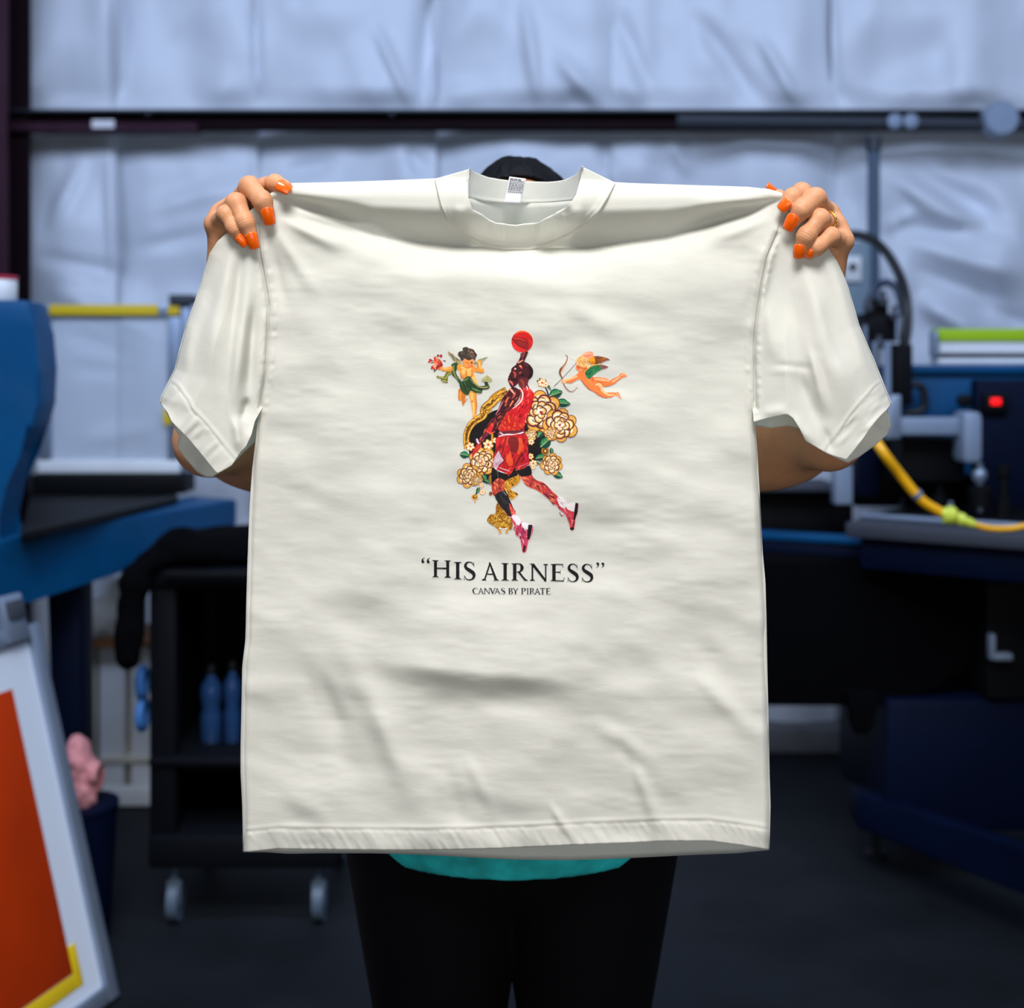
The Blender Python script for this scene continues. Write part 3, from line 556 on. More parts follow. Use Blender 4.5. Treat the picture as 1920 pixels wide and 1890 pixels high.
def draw_cherubs():
    art['id'] = 3
    SK,SKL,SKD = (222,142,56),(240,182,104),(164,82,26)
    Z = ZL
    w = poly([(495,235),(600,290),(720,390),(840,500),(760,560),(640,470),(580,380),(520,310)],(120,112,84),Z); daub(w,30,[(196,180,120),(74,80,70),(160,120,90),(150,60,50)],38,9,1.4)
    w = poly([(1445,365),(1390,420),(1330,480),(1310,550),(1180,560),(1080,540),(1180,450),(1300,400)],(150,150,116),Z); daub(w,20,[(190,180,130),(100,104,84),(140,90,80)],-35,8,1.2)
    poly([(590,540),(700,500),(740,560),(720,660),(690,740),(760,860),(830,960),(800,1040),(700,900),(600,800),(580,680)],(46,76,44),Z)
    stroke([(640,560),(640,700),(680,820),(760,920)],[26,40,22],(128,134,70),Z); stroke([(690,540),(675,680),(720,820)],[14,18,8],(28,54,34),Z)
    poly([(470,720),(590,710),(600,770),(510,820),(500,960),(480,980),(360,960),(330,890),(240,860),(250,810),(400,830)],(104,104,36),Z)
    stroke([(260,830),(360,850),(440,880),(500,780),(580,740)],[18,26,18],(164,160,88),Z); stroke([(360,950),(420,930),(480,950)],[20,16],(196,186,120),Z); stroke([(400,890),(480,900)],[12,8],(56,58,18),Z)
    poly([(320,560),(420,620),(560,590),(610,600),(600,700),(480,720),(340,680),(270,620)],SK,Z); stroke([(330,590),(430,650),(580,620)],[20,36,20],SKL,Z); stroke([(340,670),(460,712),(590,700)],[10,16,8],SKD,Z)
    for k in range(48):
        x,y = prng.gauss(255,58), prng.gauss(510,68); ell(x,y,prng.uniform(22,46),prng.uniform(20,38),prng.choice([(196,50,36),(220,86,60),(130,20,24),(236,130,80),(160,36,32)]),Z,prng.uniform(0,3))
    for q in [(255,355,26,14,1.1),(420,460,38,14,.1),(130,500,32,13,-.4),(145,455,24,10,.5),(190,690,20,30,.7),(225,665,24,12,0),(300,560,14,12,0),(270,480,14,20,.3)]: ell(*q[:4],(56,58,44),Z,q[4])
    # torso and limbs
    poly([(760,1120),(900,1140),(925,1290),(900,1400),(950,1340),(955,1370),(890,1480),(850,1525),(815,1400),(755,1390),(745,1290)],(190,108,34),Z)
    poly([(1000,1180),(1170,1180),(1180,1330),(1195,1500),(1180,1650),(1160,1780),(1090,1790),(1070,1620),(1030,1400),(1000,1290)],SK,Z); stroke([(1060,1220),(1080,1400),(1110,1560),(1110,1760)],[60,60,50,30],SKL,Z); stroke([(1165,1240),(1180,1480),(1165,1720)],[10,16,10],SKD,Z); stroke([(800,1200),(800,1380)],[40,30],SK,Z); ell(1075,1420,16,30,SKD,Z)
    poly([(1080,760),(1130,760),(1200,960),(1210,1050),(1080,1000)],SKL,Z)
    poly([(760,540),(900,560),(1080,560),(1150,600),(1130,720),(1060,860),(920,900),(810,860),(790,740),(720,650),(730,560)],SK,Z); stroke([(800,600),(960,680),(1060,640)],[40,70,30],SKL,Z); ell(870,720,50,70,SKL,Z); ell(1000,740,46,80,SKL,Z)
    stroke([(790,740),(820,850),(960,890),(1100,800)],[14,18,12],SKD,Z); stroke([(930,640),(940,760),(930,830)],[10,8],SKD,Z)
    poly([(1100,570),(1180,620),(1200,480),(1230,440),(1300,480),(1290,590),(1350,650),(1350,740),(1250,740),(1110,690)],SK,Z); stroke([(1240,480),(1250,580),(1310,660)],[40,40,30],SKL,Z); stroke([(1200,500),(1205,600),(1160,660)],[16,16,8],SKD,Z); stroke([(1160,700),(1280,745),(1345,725)],[8,14,8],SKD,Z)
    # green drape
    g = poly([(720,880),(800,960),(900,870),(990,820),(1050,860),(1120,960),(1250,1050),(1370,1040),(1340,940),(1290,930),(1370,830),(1450,810),(1550,930),(1450,970),(1490,1070),(1450,1130),(1330,1150),(1290,1230),(1150,1230),(1040,1170),(990,1260),(930,1270),(850,1210),(790,1110),(770,1000)],(40,62,36),Z)
    daub(g,30,[(24,42,28),(64,92,54),(30,52,40)],65,14,2)
    for q in [[(820,950),(940,900),(1000,840)],[(1020,880),(1140,1000),(1300,1090),(1440,1060)],[(1060,1100),(1180,1150),(1290,1190)]]: stroke(q,[16,30,14],(98,140,86),Z)
    stroke([(1100,980),(1260,1080),(1420,1090),(1470,1040)],[10,18,16,10],(196,164,86),Z); poly([(1290,925),(1370,830),(1450,815),(1540,930),(1440,960)],(168,160,108),Z); stroke([(1350,900),(1400,840)],[8,10],(206,200,150),Z); stroke([(1440,930),(1440,840)],[6,10],(130,118,70),Z); stroke([(1060,1170),(1150,1225),(1280,1220)],[10,14,8],(150,140,70),Z); stroke([(800,850),(840,900),(930,890)],[10,16,8],(170,90,60),Z)
    # head
    poly([(850,440),(960,400),(1090,420),(1110,500),(1100,570),(1050,620),(960,630),(900,590),(860,530)],(226,140,70),Z); ell(915,560,46,36,(238,150,80),Z); ell(1060,580,34,24,(226,96,52),Z); ell(985,565,26,18,(232,110,56),Z)
    stroke([(920,500),(960,505),(1000,510)],[10,8],(110,54,24),Z); ell(1065,505,26,20,(100,40,20),Z); stroke([(935,610),(985,625),(1040,610)],[6,10,6],(170,56,36),Z); stroke([(870,480),(880,560),(930,620)],[10,10,6],SKD,Z)
    h = poly([(735,330),(760,250),(850,220),(850,160),(930,130),(1000,160),(1100,190),(1150,260),(1190,320),(1160,400),(1140,470),(1090,420),(990,450),(900,410),(850,460),(800,440),(790,390)],(58,48,42),Z)
    daub(h,60,[(92,80,66),(36,28,28),(120,92,70),(74,60,44),(48,40,36)],60,7,1.6,.6); ell(1070,260,46,20,(130,98,60),Z,.6)
    # right cherub with bow
    Z = ZR; O,OL,OD = (226,116,58),(244,176,126),(150,62,24)
    poly([(640,380),(720,290),(850,230),(960,240),(975,300),(1000,360),(880,420),(700,420)],(232,140,104),Z); stroke([(680,330),(820,270),(940,270)],[16,30,16],(246,176,140),Z); stroke([(760,340),(860,320),(930,290)],[10,12,6],(196,88,56),Z)
    w = poly([(980,340),(1080,325),(1220,350),(1340,405),(1260,430),(1130,490),(1000,510),(900,500),(880,430)],(132,74,34),Z); daub(w,30,[(90,46,24),(176,104,50),(110,54,40)],10,8,1.2); poly([(900,400),(960,340),(1010,400),(1000,490),(910,490)],(232,146,24),Z); ell(960,470,40,20,(200,104,20),Z)
    poly([(660,640),(800,640),(900,760),(980,790),(1100,790),(1260,820),(1340,860),(1400,830),(1550,760),(1560,720),(1660,705),(1725,770),(1640,800),(1560,850),(1420,960),(1280,1000),(1190,1010),(1230,1120),(1400,1130),(1470,1130),(1530,1130),(1600,1285),(1480,1200),(1380,1240),(1200,1250),(1060,1180),(960,1110),(840,1030),(740,900),(650,800)],O,Z)
    for q,ww,c in [([(1000,830),(1180,850),(1340,880)],[30,56,20],OL),([(1020,960),(1120,960),(1180,1080),(1300,1180),(1440,1180)],[30,70,60,40,24],OL),([(1390,900),(1500,830),(1570,780)],[40,40,24],OL),([(1580,760),(1660,730),(1710,770)],[24,34,10],OL),([(760,700),(860,840),(960,960)],[20,50,20],(236,132,70)),([(1060,890),(1150,920),(1190,990)],[8,14,8],OD),([(1190,1005),(1300,995),(1420,950),(1560,840)],[14,12,8,6],OD),([(680,830),(760,930),(880,1060),(1000,1120),(1200,1240),(1380,1240)],[12,20,22,16,14,6],OD),([(960,780),(960,850),(940,900)],[10,16,6],(206,70,36)),([(1060,1060),(1120,1050),(1150,1000)],[8,14,6],(206,86,36)),([(1480,1140),(1530,1200),(1590,1280)],[20,20,6],(240,160,130))]: stroke(q,ww,c,Z)
    poly([(660,700),(560,760),(400,830),(290,850),(270,900),(310,940),(360,920),(480,930),(600,860),(700,830)],O,Z); stroke([(330,870),(460,830),(620,770)],[50,50,40],OL,Z); stroke([(370,915),(480,920),(600,860)],[8,14,6],OD,Z)
    w = poly([(790,640),(880,570),(1000,510),(1140,510),(1310,565),(1200,610),(1050,690),(960,770),(900,830),(820,800)],(46,116,68),Z); daub(w,36,[(20,80,50),(60,140,80),(30,96,60)],-50,9,1.5)
    stroke([(780,680),(860,590),(960,530),(1130,515)],[14,30,26,8],(236,160,70),Z); w = poly([(1130,525),(1310,565),(1180,620)],(128,72,72),Z); daub(w,10,[(90,44,50),(160,100,90)],10,6,1)
    poly([(590,540),(640,500),(820,480),(840,580),(800,650),(700,690),(620,640),(580,600)],(206,110,60),Z); ell(645,575,34,12,(150,70,36),Z,.2); ell(690,640,46,24,(230,140,90),Z); ell(800,600,22,28,(190,84,44),Z); ell(600,600,16,26,(230,130,90),Z)
    h = poly([(595,420),(640,360),(760,340),(860,380),(880,480),(850,570),(790,580),(700,560),(640,520),(600,500)],(212,158,92),Z); daub(h,36,[(236,190,130),(176,116,60),(224,170,100),(246,210,150)],50,6,1.5,.6)
    stroke([(350,292),(395,330),(390,410),(330,530),(250,620),(235,710),(280,810),(300,880),(340,990),(420,1085),(500,1110),(570,1070),(600,1030),(645,1035)],[8,22,26,36,46,44,32,24,26,22,16,14,10,5],(120,66,38),Z)
    stroke([(395,340),(380,430),(300,590),(255,680)],[6,10,20,14],(196,120,80),Z)
    stroke([(100,1000),(300,805),(600,475)],[14,12,12],(74,56,48),Z,False); stroke([(440,350),(520,385),(570,410)],[2.5,2.5],(150,144,136),Z,False); stroke([(610,940),(600,1030)],[2.5,2.5],(140,120,110),Z,False)
    ell(320,880,44,50,OL,Z); stroke([(280,870),(300,930)],[14,10],(196,100,80),Z)
def draw_player():
    art['id'] = 1
    D1,D2,R1,R2,OR,HL = (64,22,28),(36,14,20),(196,24,34),(150,18,30),(224,84,52),(244,190,180)
    Z = ZH
    # ball
    b = ell(935,360,240,245,(206,34,32),Z); old = art['clip']; art['clip'] = b
    poly([(760,330),(900,290),(1060,360),(1080,470),(1040,540),(880,450)],(140,30,30),Z); stroke([(780,180),(900,130),(1040,150),(1130,230)],[30,50,30,14],(232,96,44),Z); stroke([(700,260),(760,350),(860,450),(1080,560)],[14,22,20,10],(60,14,18),Z); stroke([(740,250),(860,270),(1000,300),(1140,370)],[8,14,12,6],(90,16,20),Z); stroke([(770,170),(710,260),(700,400)],[14,34,10],(110,20,26),Z); stroke([(800,290),(900,300),(1010,350)],[16,20,10],(226,70,48),Z); stroke([(740,420),(820,520),(920,590)],[24,34,16],(226,40,44),Z); stroke([(1060,300),(1120,360),(1150,420)],[20,30,10],(226,60,40),Z)
    art['clip'] = old
    # raised arm
    a = poly([(900,620),(960,600),(1000,570),(1070,590),(1040,680),(1000,760),(960,830),(860,880),(800,860),(860,760),(890,700)],D1,Z); daub(a,16,[(110,50,50),D2,(150,80,76),(190,130,120)],-60,9,1.3); stroke([(840,840),(900,800),(960,770)],[26,30,10],(236,150,120),Z)
    # head
    h = poly([(800,870),(900,820),(980,805),(1090,860),(1165,960),(1165,1060),(1100,1180),(1040,1250),(1000,1330),(850,1290),(780,1350),(690,1370),(640,1280),(615,1200),(650,1090),(690,1010),(700,950)],D1,Z)
    for q,ww,c in [([(1090,900),(1140,1000),(1120,1120),(1040,1210)],[60,80,80,50],D2),([(870,890),(910,920),(930,960)],[40,46,20],OR),([(890,890),(905,915)],[20,26],(250,180,160)),([(760,960),(800,965)],[34,36],(248,190,190)),([(740,1020),(780,1080),(770,1160)],[40,56,30],(168,66,56)),([(860,1060),(920,1040)],[36,30],(170,70,50)),([(650,1230),(700,1270),(730,1330)],[30,40,20],(226,104,96)),([(900,1180),(940,1210),(920,1260)],[40,50,30],(150,50,46)),([(660,1110),(740,1200),(830,1210)],[20,40,50],D2),([(920,1080),(950,1120)],[50,60],(20,8,10)),([(790,900),(830,900)],[40,46],D2),([(980,840),(1060,900)],[16,10],(120,60,64))]: stroke(q,ww,c,Z)
    poly([(860,1180),(1000,1160),(1080,1200),(1060,1300),(1090,1400),(960,1420),(860,1340)],(96,34,38),Z); stroke([(900,1200),(960,1280),(960,1380)],[40,50,20],(150,56,50),Z)
    # jersey
    Zb = ZB
    j = poly([(860,0),(930,0),(1040,-30),(1090,-10),(1150,60),(1145,140),(1100,250),(1070,320),(1020,450),(1000,600),(830,590),(650,600),(650,480),(700,380),(830,270),(940,160),(960,60)],R1,Zb,False)
    daub(j,130,[R2,(220,40,48),(232,70,60),(120,14,28),(204,30,44),(240,90,70)],-62,11,1.9)
    poly([(700,390),(800,380),(880,420),(960,600),(660,590),(660,490)],(190,34,30),Zb); jj = mask_of(smooth_closed(z2p([(670,400),(800,370),(960,420),(980,590),(660,590)],Zb))); mm = np.zeros((GH,GW),bool); mm[jj[1],jj[2]] = jj[0]; daub(mm,46,[(226,78,40),(120,24,28),(206,44,40),(240,110,60)],60,9,1.7)
    stroke([(950,-10),(985,60),(965,160),(900,230),(840,275)],[10,16,18,14,6],(236,214,214),Zb); stroke([(930,0),(955,70),(930,160)],[8,10,8],(40,40,40),Zb)
    stroke([(1035,-45),(1050,-15),(1045,15)],[14,18,8],(240,190,200),Zb)
    # left arm hanging
    a = poly([(830,-30),(900,-20),(950,40),(930,130),(860,230),(760,330),(700,430),(620,560),(560,620),(480,660),(430,720),(380,770),(320,780),(310,720),(370,690),(430,600),(480,500),(580,390),(640,260),(700,120),(760,40)],D1,Zb)
    daub(a,60,[D2,(110,36,40),(150,56,50),(196,90,60),(84,30,44)],-55,12,2); 
    for q,ww,c in [([(790,-20),(830,20),(870,70)],[20,30,16],(244,150,130)),([(780,110),(740,190)],[20,30],(216,96,64)),([(850,160),(800,240)],[26,18],(226,112,66)),([(700,180),(640,290),(600,360)],[10,14,8],(196,120,140)),([(730,240),(690,340)],[10,14],D2),([(560,480),(520,560),(490,620)],[40,70,60],(206,36,36)),([(540,490),(560,520)],[20,20],(226,90,60)),([(480,600),(430,680),(390,730)],[30,34,24],(104,34,60)),([(440,570),(520,620),(590,600)],[10,16,10],(236,80,64)),([(330,700),(350,750),(370,770)],[24,30,20],(222,190,206)),([(640,480),(560,420),(500,500)],[6,8,4],(150,50,60))]: stroke(q,ww,c,Zb)
    p = poly([(380,770),(400,800),(360,860),(320,900),(270,960),(265,900),(290,850),(330,790)],(190,40,40),Zb); daub(p,8,[(226,110,80),(120,20,30)],-60,9,1.2)
    # belt and shorts
    poly([(645,600),(760,590),(1000,580),(1010,620),(860,640),(700,680),(640,670)],(110,40,50),Zb); stroke([(640,668),(760,640),(880,640),(1000,606)],[12,18,16,16],(232,214,218),Zb); stroke([(650,620),(760,606),(980,590)],[8,12,8],(60,40,44),Zb); stroke([(660,610),(720,650)],[20,16],(220,180,186),Zb)
    s = poly([(620,680),(760,660),(1010,630),(1055,730),(1060,860),(1075,1070),(960,1130),(890,1150),(870,1110),(790,1210),(620,1150),(560,1100),(565,980),(600,860),(600,740)],(180,26,32),Zb)
    daub(s,120,[(132,20,28),(206,40,36),(226,80,40),(110,16,26),(214,50,40)],-66,14,2.4); 
    for q,ww,c in [([(790,700),(870,760),(850,900)],[90,170,80],(120,28,32)),([(940,690),(960,800),(920,920)],[40,70,30],(220,76,40)),([(800,920),(790,1000),(820,1080)],[50,90,50],(226,80,44)),([(880,1100),(950,960),(1040,860)],[16,30,14],(110,20,30)),([(640,700),(620,800)],[16,24],(220,40,50)),([(1010,900),(1040,1000)],[40,40],(204,28,60))]: stroke(q,ww,c,Zb)
    w = poly([(640,870),(715,1010),(640,1080),(610,1150),(560,1100),(575,980)],(196,166,182),Zb,False); daub(w,24,[(160,110,140),(226,206,214),(130,80,110)],60,7,1); stroke([(640,860),(720,1010),(640,1085)],[10,12,8],(40,14,20),Zb,False)
    stroke([(620,1150),(700,1180),(785,1218)],[12,16,12],(226,220,226),Zb); stroke([(650,1110),(740,1140),(800,1160)],[8,14,8],(214,170,186),Zb); stroke([(890,1150),(980,1120),(1075,1075)],[8,14,12],(206,176,196),Zb); stroke([(900,1110),(980,1080),(1070,1040)],[6,10,6],(200,110,140),Zb)
    # legs
    l = poly([(550,1110),(620,1160),(790,1215),(730,1300),(720,1400),(740,1450),(590,1520),(545,1430),(540,1290)],(170,60,46),Zb); daub(l,50,[(96,26,34),(226,96,64),(200,70,50),(70,20,30),(240,130,90)],70,11,2)
    poly([(550,1110),(625,1155),(780,1220),(740,1290),(660,1260),(600,1280),(545,1330)],(24,20,22),Zb); stroke([(620,1160),(640,1260)],[5,5],(90,110,120),Zb)
    k = poly([(590,1520),(640,1460),(735,1440),(790,1540),(850,1680),(885,1750),(810,1810),(730,1730),(640,1620)],(30,27,30),Zb); daub(k,14,[(56,54,60),(16,14,18)],60,12,1.6); k = poly([(790,1620),(830,1660),(885,1760),(830,1790)],(216,70,60),Zb); daub(k,8,[(240,130,110),(140,36,44)],60,8,1.2); stroke([(710,1450),(750,1500)],[8,12],(120,130,150),Zb)
    l = poly([(900,1150),(1075,1085),(1110,1200),(1170,1280),(1290,1330),(1400,1440),(1490,1540),(1430,1640),(1330,1540),(1180,1430),(1040,1370),(960,1260)],(176,56,50),Zb); daub(l,90,[(90,24,36),(232,96,60),(206,64,54),(66,18,30),(240,140,100),(130,36,70)],42,13,2)
    poly([(895,1150),(985,1130),(1080,1080),(1112,1200),(1020,1235),(950,1230)],(24,20,22),Zb)
    Z = ZG
    # shoes
    s = poly([(1460,700),(1510,620),(1600,690),(1640,730),(1760,720),(1800,720),(1800,790),(1760,940),(1740,1090),(1690,1105),(1660,990),(1600,870),(1520,800)],(196,60,72),Z); daub(s,40,[(240,150,150),(150,30,50),(226,90,90),(110,20,40)],70,10,1.6)
    poly([(1500,640),(1570,640),(1640,720),(1600,790),(1530,750)],(226,218,218),Z); poly([(1640,730),(1760,715),(1770,790),(1740,840),(1640,800)],(228,222,220),Z); daub(mask_full([(1500,640),(1640,720),(1600,790),(1520,750)],Z),8,[(150,80,100),(196,150,160)],50,6,1)
    stroke([(1780,715),(1765,840),(1740,960)],[44,50,24],(26,20,24),Z); stroke([(1740,980),(1720,1080)],[30,20],(120,26,36),Z); stroke([(1800,720),(1790,850),(1755,990)],[5,7,5],(210,110,120),Z); stroke([(1530,850),(1560,900),(1590,880)],[12,14,8],(130,20,40),Z); ell(1710,1085,30,22,(40,18,22),Z)
    s = poly([(820,920),(900,880),(980,990),(1060,1010),(1130,1030),(1150,1080),(1130,1180),(1080,1270),(1050,1410),(1000,1425),(975,1300),(960,1230),(890,1160),(900,1100),(860,1080),(880,1040)],(190,60,90),Z); daub(s,50,[(240,170,190),(140,24,50),(226,110,140),(110,16,40),(230,200,210)],72,10,1.6)
    poly([(840,910),(900,885),(975,985),(930,1040),(890,990)],(226,214,218),Z); poly([(985,1000),(1060,1005),(1120,1040),(1060,1100),(1000,1060)],(232,226,228),Z); stroke([(1110,1030),(1100,1140),(1080,1240)],[60,66,36],(28,22,26),Z); stroke([(1140,1050),(1120,1180),(1085,1280)],[8,12,6],(220,130,150),Z); stroke([(1030,1330),(1010,1420)],[40,30],(60,24,30),Z); stroke([(1000,1070),(1000,1180),(1030,1280)],[12,18,8],(150,50,90),Z); stroke([(865,1090),(920,1130),(900,1160)],[14,14,8],(170,30,50),Z)
def mask_full(p,Z):
    m = np.zeros((GH,GW),bool); r = mask_of(smooth_closed(z2p(p,Z)))
    if r: m[r[1],r[2]] = r[0]
    return m
# ---- lettering: serif capitals made from strokes in a unit box (x right, y up)
def glyph(ch, T=.19, t=.075):
    P = []
    def L(x0,y0,x1,y1,w):                       # straight stroke with horizontal ends
        dx = w/2*math.hypot(x1-x0,y1-y0)/max(abs(y1-y0),1e-6)
        P.append([(x0-dx,y0),(x0+dx,y0),(x1+dx,y1),(x1-dx,y1)])
    def bar(x0,x1,y,w): P.append([(x0,y-w/2),(x1,y-w/2),(x1,y+w/2),(x0,y+w/2)])
    def foot(x,y,h=.19):                        # bracketed serif
        s = 1 if y < .5 else -1
        P.append([(x-h,y),(x+h,y),(x+h,y+s*.022),(x+T*.5,y+s*.09),(x-T*.5,y+s*.09),(x-h,y+s*.022)])
    def arc(pts,w): P.append([tuple(q) for q in stroke_q(smooth_open(pts,8), np.asarray(w)*(T/.15 if ch not in '“”' else 1))])
    def stem(x): L(x,0,x,1,T); foot(x,0); foot(x,1)
    if ch == 'H': stem(.16); stem(.88); bar(.16,.88,.53,t*1.2); return P,1.04
    if ch == 'I': L(.22,0,.22,1,T); foot(.22,0,.22); foot(.22,1,.22); return P,.44
    if ch == 'N':
        L(.15,0,.15,1,t*1.25); L(.90,0,.90,1,t*1.25); P.append([(.02,1),(.08+T*.85,1),(.93,.08),(.925,-.03),(.84,-.03),(.1,.90)])
        foot(.15,0,.14); P.append([(-.02,1),(.2,1),(.2,.96),(-.02,.975)]); foot(.90,1,.14); return P,1.04
    if ch == 'E':
        stem(.16); bar(.16,.66,.975,t); bar(.16,.70,.025,t); bar(.16,.52,.53,t)
        P.append([(.60,1),(.66,1),(.68,.8),(.65,.8)]); P.append([(.64,0),(.70,0),(.76,.24),(.725,.24)]); P.append([(.50,.65),(.53,.65),(.53,.41),(.50,.41)]); return P,.78
    if ch == 'F': stem(.16); bar(.16,.66,.975,t); return P,.7
    if ch == 'A':
        L(.14,0,.47,.97,t*1.3); P.append([(.385,1.02),(.49,1.02),(.74+T*.95,0),(.74,0)]); bar(.22,.72,.36,t); foot(.12,0,.13); foot(.83,0,.16); return P,.96
    if ch == 'V':
        P.append([(.06,1),(.06+T*1.1,1),(.57,.14),(.52,-.02),(.43,-.02)]); L(.49,0,.80,1,t*1.3); foot(.14,1,.15); foot(.80,1,.13); return P,.9
    if ch == 'Y':
        P.append([(.05,1),(.22,1),(.50,.50),(.46,.40),(.38,.42)]); L(.46,.44,.74,1,t*1.2); L(.44,0,.44,.48,T); foot(.44,0,.16); foot(.13,1,.14); foot(.75,1,.12); return P,.84
    if ch == 'T':
        L(.40,0,.40,1,T); foot(.40,0,.16); bar(.03,.77,.975,t); P.append([(.03,1),(.08,1),(.06,.78),(.02,.78)]); P.append([(.72,1),(.77,1),(.78,.78),(.74,.78)]); return P,.8
    if ch in 'RPB':
        stem(.16)
        top = [(.16,.975),(.36,.975),(.50,.93),(.57,.76),(.50,.57),(.36,.51),(.16,.50)]
        arc(top,[.05,.055,.10,.155,.10,.05,.045])
        if ch == 'R': P.append([(.30,.52),(.44,.54),(.74,.14),(.90,.03),(.90,0),(.70,0)]); return P,.9
        if ch == 'B': arc([(.16,.50),(.42,.49),(.58,.42),(.64,.26),(.57,.09),(.40,.025),(.16,.025)],[.045,.055,.11,.16,.11,.055,.05]); return P,.74
        return P,.68
    if ch == 'C': arc([(.86,.76),(.78,.92),(.58,.99),(.34,.92),(.14,.70),(.11,.47),(.20,.2),(.42,.03),(.66,.02),(.88,.17)],[.03,.04,.05,.1,.16,.17,.15,.07,.05,.03]); P.append([(.84,.98),(.87,.98),(.89,.72),(.86,.72)]); return P,.94
    if ch == 'S':
        arc([(.55,.80),(.47,.94),(.33,.985),(.18,.93),(.11,.79),(.16,.65),(.33,.53),(.51,.40),(.57,.24),(.50,.08),(.33,.015),(.16,.06),(.07,.22)],[.03,.05,.05,.09,.12,.14,.17,.17,.13,.09,.05,.05,.03])
        P.append([(.54,1.0),(.57,1.0),(.59,.72),(.56,.72)]); P.append([(.04,.0),(.07,.0),(.075,.27),(.045,.27)]); return P,.66
    if ch in '“”':
        for k in (0,.26):
            if ch == '“': a = [(.20+k,1.12),(.10+k,1.02),(.10+k,.90)]; c = (.115+k,.87)
            else: a = [(.06+k,.80),(.16+k,.92),(.15+k,1.02)]; c = (.135+k,1.04)
            arc(a,[.02,.07,.12]); an = np.linspace(0,6.28,16,endpoint=False); P.append([(c[0]+.075*math.cos(q),c[1]+.075*math.sin(q)) for q in an])
        return P,.5
    return P,.3
def lettering():
    art['id'] = 4; INK = (16,15,16)
    # (glyph, left x, baseline y, cap height, right x) in the zoomed lettering frame
    big = [('“',52,268,168,138),('H',158,272,168,340),('I',368,292,170,444),('S',466,298,178,580),('A',640,302,174,808),('I',828,304,172,905),('R',926,304,168,1090),('N',1104,306,168,1286),('E',1308,309,168,1448),('S',1474,316,176,1584),('S',1612,318,176,1726),('”',1752,314,168,1832)]
    small = []
    xs = [(548,605),(602,664),(660,722),(712,776),(760,824),(826,870),(898,944),(938,998),(1020,1070),(1074,1098),(1102,1162),(1152,1212),(1205,1258),(1264,1312)]
    for c,(a,b) in zip('CANVASBYPIRATE',xs): small.append((c,a,434+(a-548)*.005,60,b))
    for ch,x0,yb,hgt,x1 in big+small:
        P,w = glyph(ch) if hgt > 100 else glyph(ch,.215,.105)
        allp = np.vstack([np.asarray(p,float) for p in P]); mn,mx = allp[:,0].min(), allp[:,0].max()
        for p in P:
            p = np.asarray(p,float)
            fillq(z2p(np.stack([x0+(p[:,0]-mn)/(mx-mn)*(x1-x0), yb-p[:,1]*hgt + (.02*(p[:,0]-mn)/(mx-mn)*(x1-x0))],1),ZT), INK)
draw_flora(); draw_cherubs(); draw_player(); lettering()
# the printed artwork as thin coloured mesh lying on the cloth, one part for each motif
M_ink = bpy.data.materials.new('screen_print_ink'); M_ink.use_nodes = True
_t = M_ink.node_tree; _b = _t.nodes['Principled BSDF']; _a = _t.nodes.new('ShaderNodeVertexColor'); _a.layer_name = 'ink'
_t.links.new(_a.outputs['Color'], _b.inputs['Base Color']); _b.inputs['Roughness'].default_value = .75; _b.inputs['Specular IOR Level'].default_value = .2
STEP = 3                                                   # raster samples for each mesh cell
gh,gw = GH//STEP, GW//STEP
_lin = s2l(art_rgb[:gh*STEP,:gw*STEP]).astype(np.float32); _on = (art_id[:gh*STEP,:gw*STEP]>0)
white = np.array(lin((236,235,229)),np.float32); _lin[~_on] = white
cell = _lin.reshape(gh,STEP,gw,STEP,3).mean((1,3))
ids = art_id[:gh*STEP,:gw*STEP].reshape(gh,STEP,gw,STEP)
cov = np.stack([(ids==k).sum((1,3)) for k in range(5)],-1); own = np.where(cov[...,1:].sum(-1)>0, cov[...,1:].argmax(-1)+1, 0)
gy,gx = np.mgrid[0:gh+1,0:gw+1]; vx = PX0+gx*STEP/SS; vy = PY0+gy*STEP/SS
for k,nm,lab in ((1,'printed_player','printed basketball player in a red kit leaping with the ball'),(2,'printed_flowers','printed cream flowers, leaves and gilt frame'),(3,'printed_cherub','printed winged cherub'),(4,'printed_lettering','black serif lettering')):
    sides = ((0,vx.max()),) if k != 3 else ((0,960),(960,9999))
    for lo,hi in sides:
        cc = np.argwhere((own==k)&(vx[:-1,:-1]>=lo)&(vx[:-1,:-1]<=hi))
        if not len(cc): continue
        vi = cc[:,0]*(gw+1)+cc[:,1]; Fq = np.stack([vi,vi+gw+1,vi+gw+2,vi+1],1); uq,inv = np.unique(Fq,return_inverse=True); Fq = inv.reshape(Fq.shape)
        X,Y = vx.ravel()[uq],vy.ravel()[uq]; o = npmesh(nm, Pn(X,Y,D0+cloth(X,Y)-.0005), Fq, M_ink, shirt)
        at = o.data.color_attributes.new('ink','FLOAT_COLOR','CORNER'); colr = np.ones((len(cc),4,4),np.float32)
        colr[...,:3] = cell[cc[:,0],cc[:,1]][:,None,:]; at.data.foreach_set('color', colr.ravel())
        o['label'] = lab if k != 3 else (lab+(' with a bouquet and a green drape' if lo == 0 else ' drawing a bow'))
